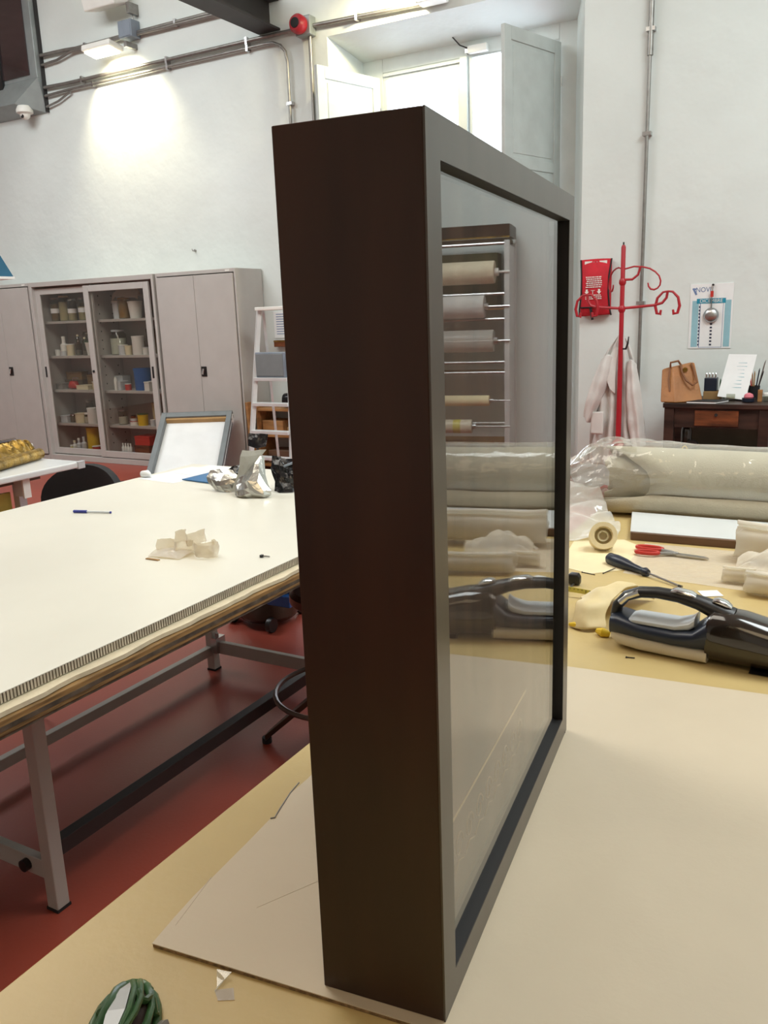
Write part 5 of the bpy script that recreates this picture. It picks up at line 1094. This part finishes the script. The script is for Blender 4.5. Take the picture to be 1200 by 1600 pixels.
# pens in cup
t = thing('pen_cup', 'dark pen cup full of pens at the right of the desk', 'pen cup', (-.66, 6.82, DZ))
MB().lathe([(.036, 0), (.038, .004), (.042, .10), (.039, .10), (.035, .01)], (-.665, 6.83, DZ+.0), 18).build('cup', 'blackm', t, smooth=True)
for nm, dx, h, m in (('red_pencil', -.035, .22, 'redplastic'), ('wooden_pencil', -.015, .18, 'woodbox'), ('wooden_pencil', .0, .19, 'kraft'), ('dark_pen', .03, .21, 'navy'), ('dark_pen', .055, .19, 'black'), ('long_brush', .065, .27, 'galv')):
    p = thing(nm, {'red_pencil': 'red pencil in the pen cup', 'wooden_pencil': 'wooden pencil in the pen cup', 'dark_pen': 'dark pen in the pen cup', 'long_brush': 'longest grey brush rising from the pen cup'}[nm], 'pen' if 'pen' in nm else 'brush', (-.665, 6.83, DZ+.01), group='pens in the pen cup')
    MB().tube([(-.665+dx*.2, 6.83, DZ+.012), (-.665+dx, 6.825, DZ+h)], .005, 6).build('shaft', m, p)
    MB().tube([(-.665+dx, 6.825, DZ+h), (-.665+dx*1.1, 6.824, DZ+h+.02)], [.005, .0015], 6).build('point', m, p)
for o in bpy.data.objects:
    if o.get('label') == 'dark pen in the pen cup' and o.name.endswith('001'): o['label'] = 'black pen leaning right in the pen cup'
    if o.get('label') == 'wooden pencil in the pen cup' and o.name.endswith('001'): o['label'] = 'brown pencil at the centre of the pen cup'
t = thing('purple_dish', 'small dark dish holding a pink ball on the desk', 'dish', (-.66, 6.62, DZ))
MB().lathe([(.03, 0), (.042, .006), (.046, .03), (.043, .03), (.038, .008)], (-.675, 6.62, DZ), 18).build('dish', 'navy', t, smooth=True)
tag(MB().lathe([(.006, .0), (.026, .012), (.034, .03), (.028, .048), (.008, .058)], (-.675, 6.62, DZ+.009), 16).build('pink_ball', 'pink', smooth=True), 'pink lumpy ball resting in the dark dish', 'ball')
t = thing('wooden_block', 'narrow pale wooden block beside the pen cup', 'block', (-.605, 6.68, DZ))
MB().box(-.62, -.59, 6.66, 6.70, DZ, DZ+.085).build('block', 'woodbox', t, bevel=.002)
t = thing('glass_pot', 'small clear pot with white lid on the desk', 'pot', (-.555, 6.68, DZ))
MB().lathe([(.028, 0), (.03, .004), (.03, .045)], (-.555, 6.68, DZ), 16).build('pot_body', 'jarglass', t, smooth=True); MB().lathe([(.031, .045), (.031, .06), (.026, .064)], (-.555, 6.68, DZ), 16).build('lid', 'white', t, smooth=True)
t = thing('glass_dome', 'round glass weight at the far right of the desk', 'paperweight', (-.49, 6.66, DZ))
MB().lathe([(.03, 0), (.042, .012), (.044, .03), (.034, .055), (.01, .066)], (-.495, 6.66, DZ), 20).build('dome', 'jarglass', t, smooth=True); MB().lathe([(.032, .001), (.032, .01)], (-.495, 6.66, DZ), 16).build('foot', 'darkbar', t)

# ------------------------------------------------------------ roll rack (seen mirrored in the glass)
t = thing('roll_rack', 'tall metal rack holding rolls of cloth and film, mirrored in the glazed frame', 'rack', (1.2, 6.6, 0))
RX0, RX1 = .43, 1.95
for x in (RX0, RX1):
    for y in (6.60, 6.98): MB().box(x-.02, x+.02, y-.02, y+.02, 0, 2.03).build('upright', 'alu', t, bevel=.002)
    MB().box(x-.008, x+.008, 6.60, 6.98, .3, 2.0).build('side_panel', 'alu', t)
for z in (2.01, 1.64, 1.45, 1.12, 1.04, .64, .44): MB().tube([(RX0, 6.60, z), (RX1, 6.60, z)], .011, 8).build('rod', 'steel', t)
for z in (1.88, 1.39, .83): MB().box(RX0, RX1, 6.62, 6.95, z-.36, z-.35).build('back_shelf', 'woodbox', t)
random.seed(3)
def rroll(x0, z, r, m, nm, label, cap='steel'):
    q = thing(nm, label, 'roll', (1.2, 6.58, z), group='rolls on the rack')
    MB().lathe([(r*.96, x0), (r, x0+.01), (r, 1.85), (r*.96, 1.86)], (0, 6.60-r*.3, z), 24, 'X').build('wound_sheet', m, q, smooth=True)
    MB().lathe([(r*.35, x0-.03), (r*.35, x0+.001)], (0, 6.60-r*.3, z), 14, 'X').tube([(.405, 6.60-r*.3, z), (1.975, 6.60-r*.3, z)], .009, 8).build('core_end', cap, q)
rroll(.52, 1.80, .085, 'creamsheet', 'cream_cloth_roll', 'cream cloth roll, highest on the metal rack', 'white')
rroll(.60, 1.546, .086, 'cloth', 'white_cloth_roll', 'fat white cloth roll, second from the top of the rack')
rroll(.53, 1.285, .085, 'plasticwrap', 'wrapped_roll', 'plastic-wrapped roll in the middle of the rack')
rroll(.57, .82, .042, 'cappaper', 'thin_paper_roll', 'thin cream paper roll on the lower rack')
rroll(.71, .615, .055, 'offwhite', 'labelled_roll', 'white roll with yellow band, lowest on the rack', 'steel')
MB().lathe([(.0555, .80), (.0555, .86)], (0, 6.60-.0165, .615), 24, 'X', cap=False).build('yellow_band', 'yellowtape', bpy.data.objects['labelled_roll'], smooth=True)
t = thing('dark_gilt_frame', 'dark picture frame with gilt edge lying on top of the rack', 'frame', (1.1, 6.7, 2.03))
MB().box(.41, 1.9, 6.60, 6.66, 2.06, 2.15).build('frame_rail', 'brownlac', t, bevel=.004)
MB().box(.41, 1.9, 6.592, 6.60, 2.05, 2.062).build('gilt_edge', 'gold', t); MB().box(.41, .45, 6.66, 6.97, 2.06, 2.15).build('frame_rail', 'brownlac', t); MB().box(.43, 1.88, 6.62, 6.95, 2.022, 2.05).build('backing', 'deskpanel', t)
tag(MB().box(.52, 1.8, 6.70, 6.93, 1.54, 1.95).build('green_canvas', mat('green_canvas', (92, 92, 52), .8, var=.2)), 'dark green canvas standing behind the top cloth roll', 'canvas')
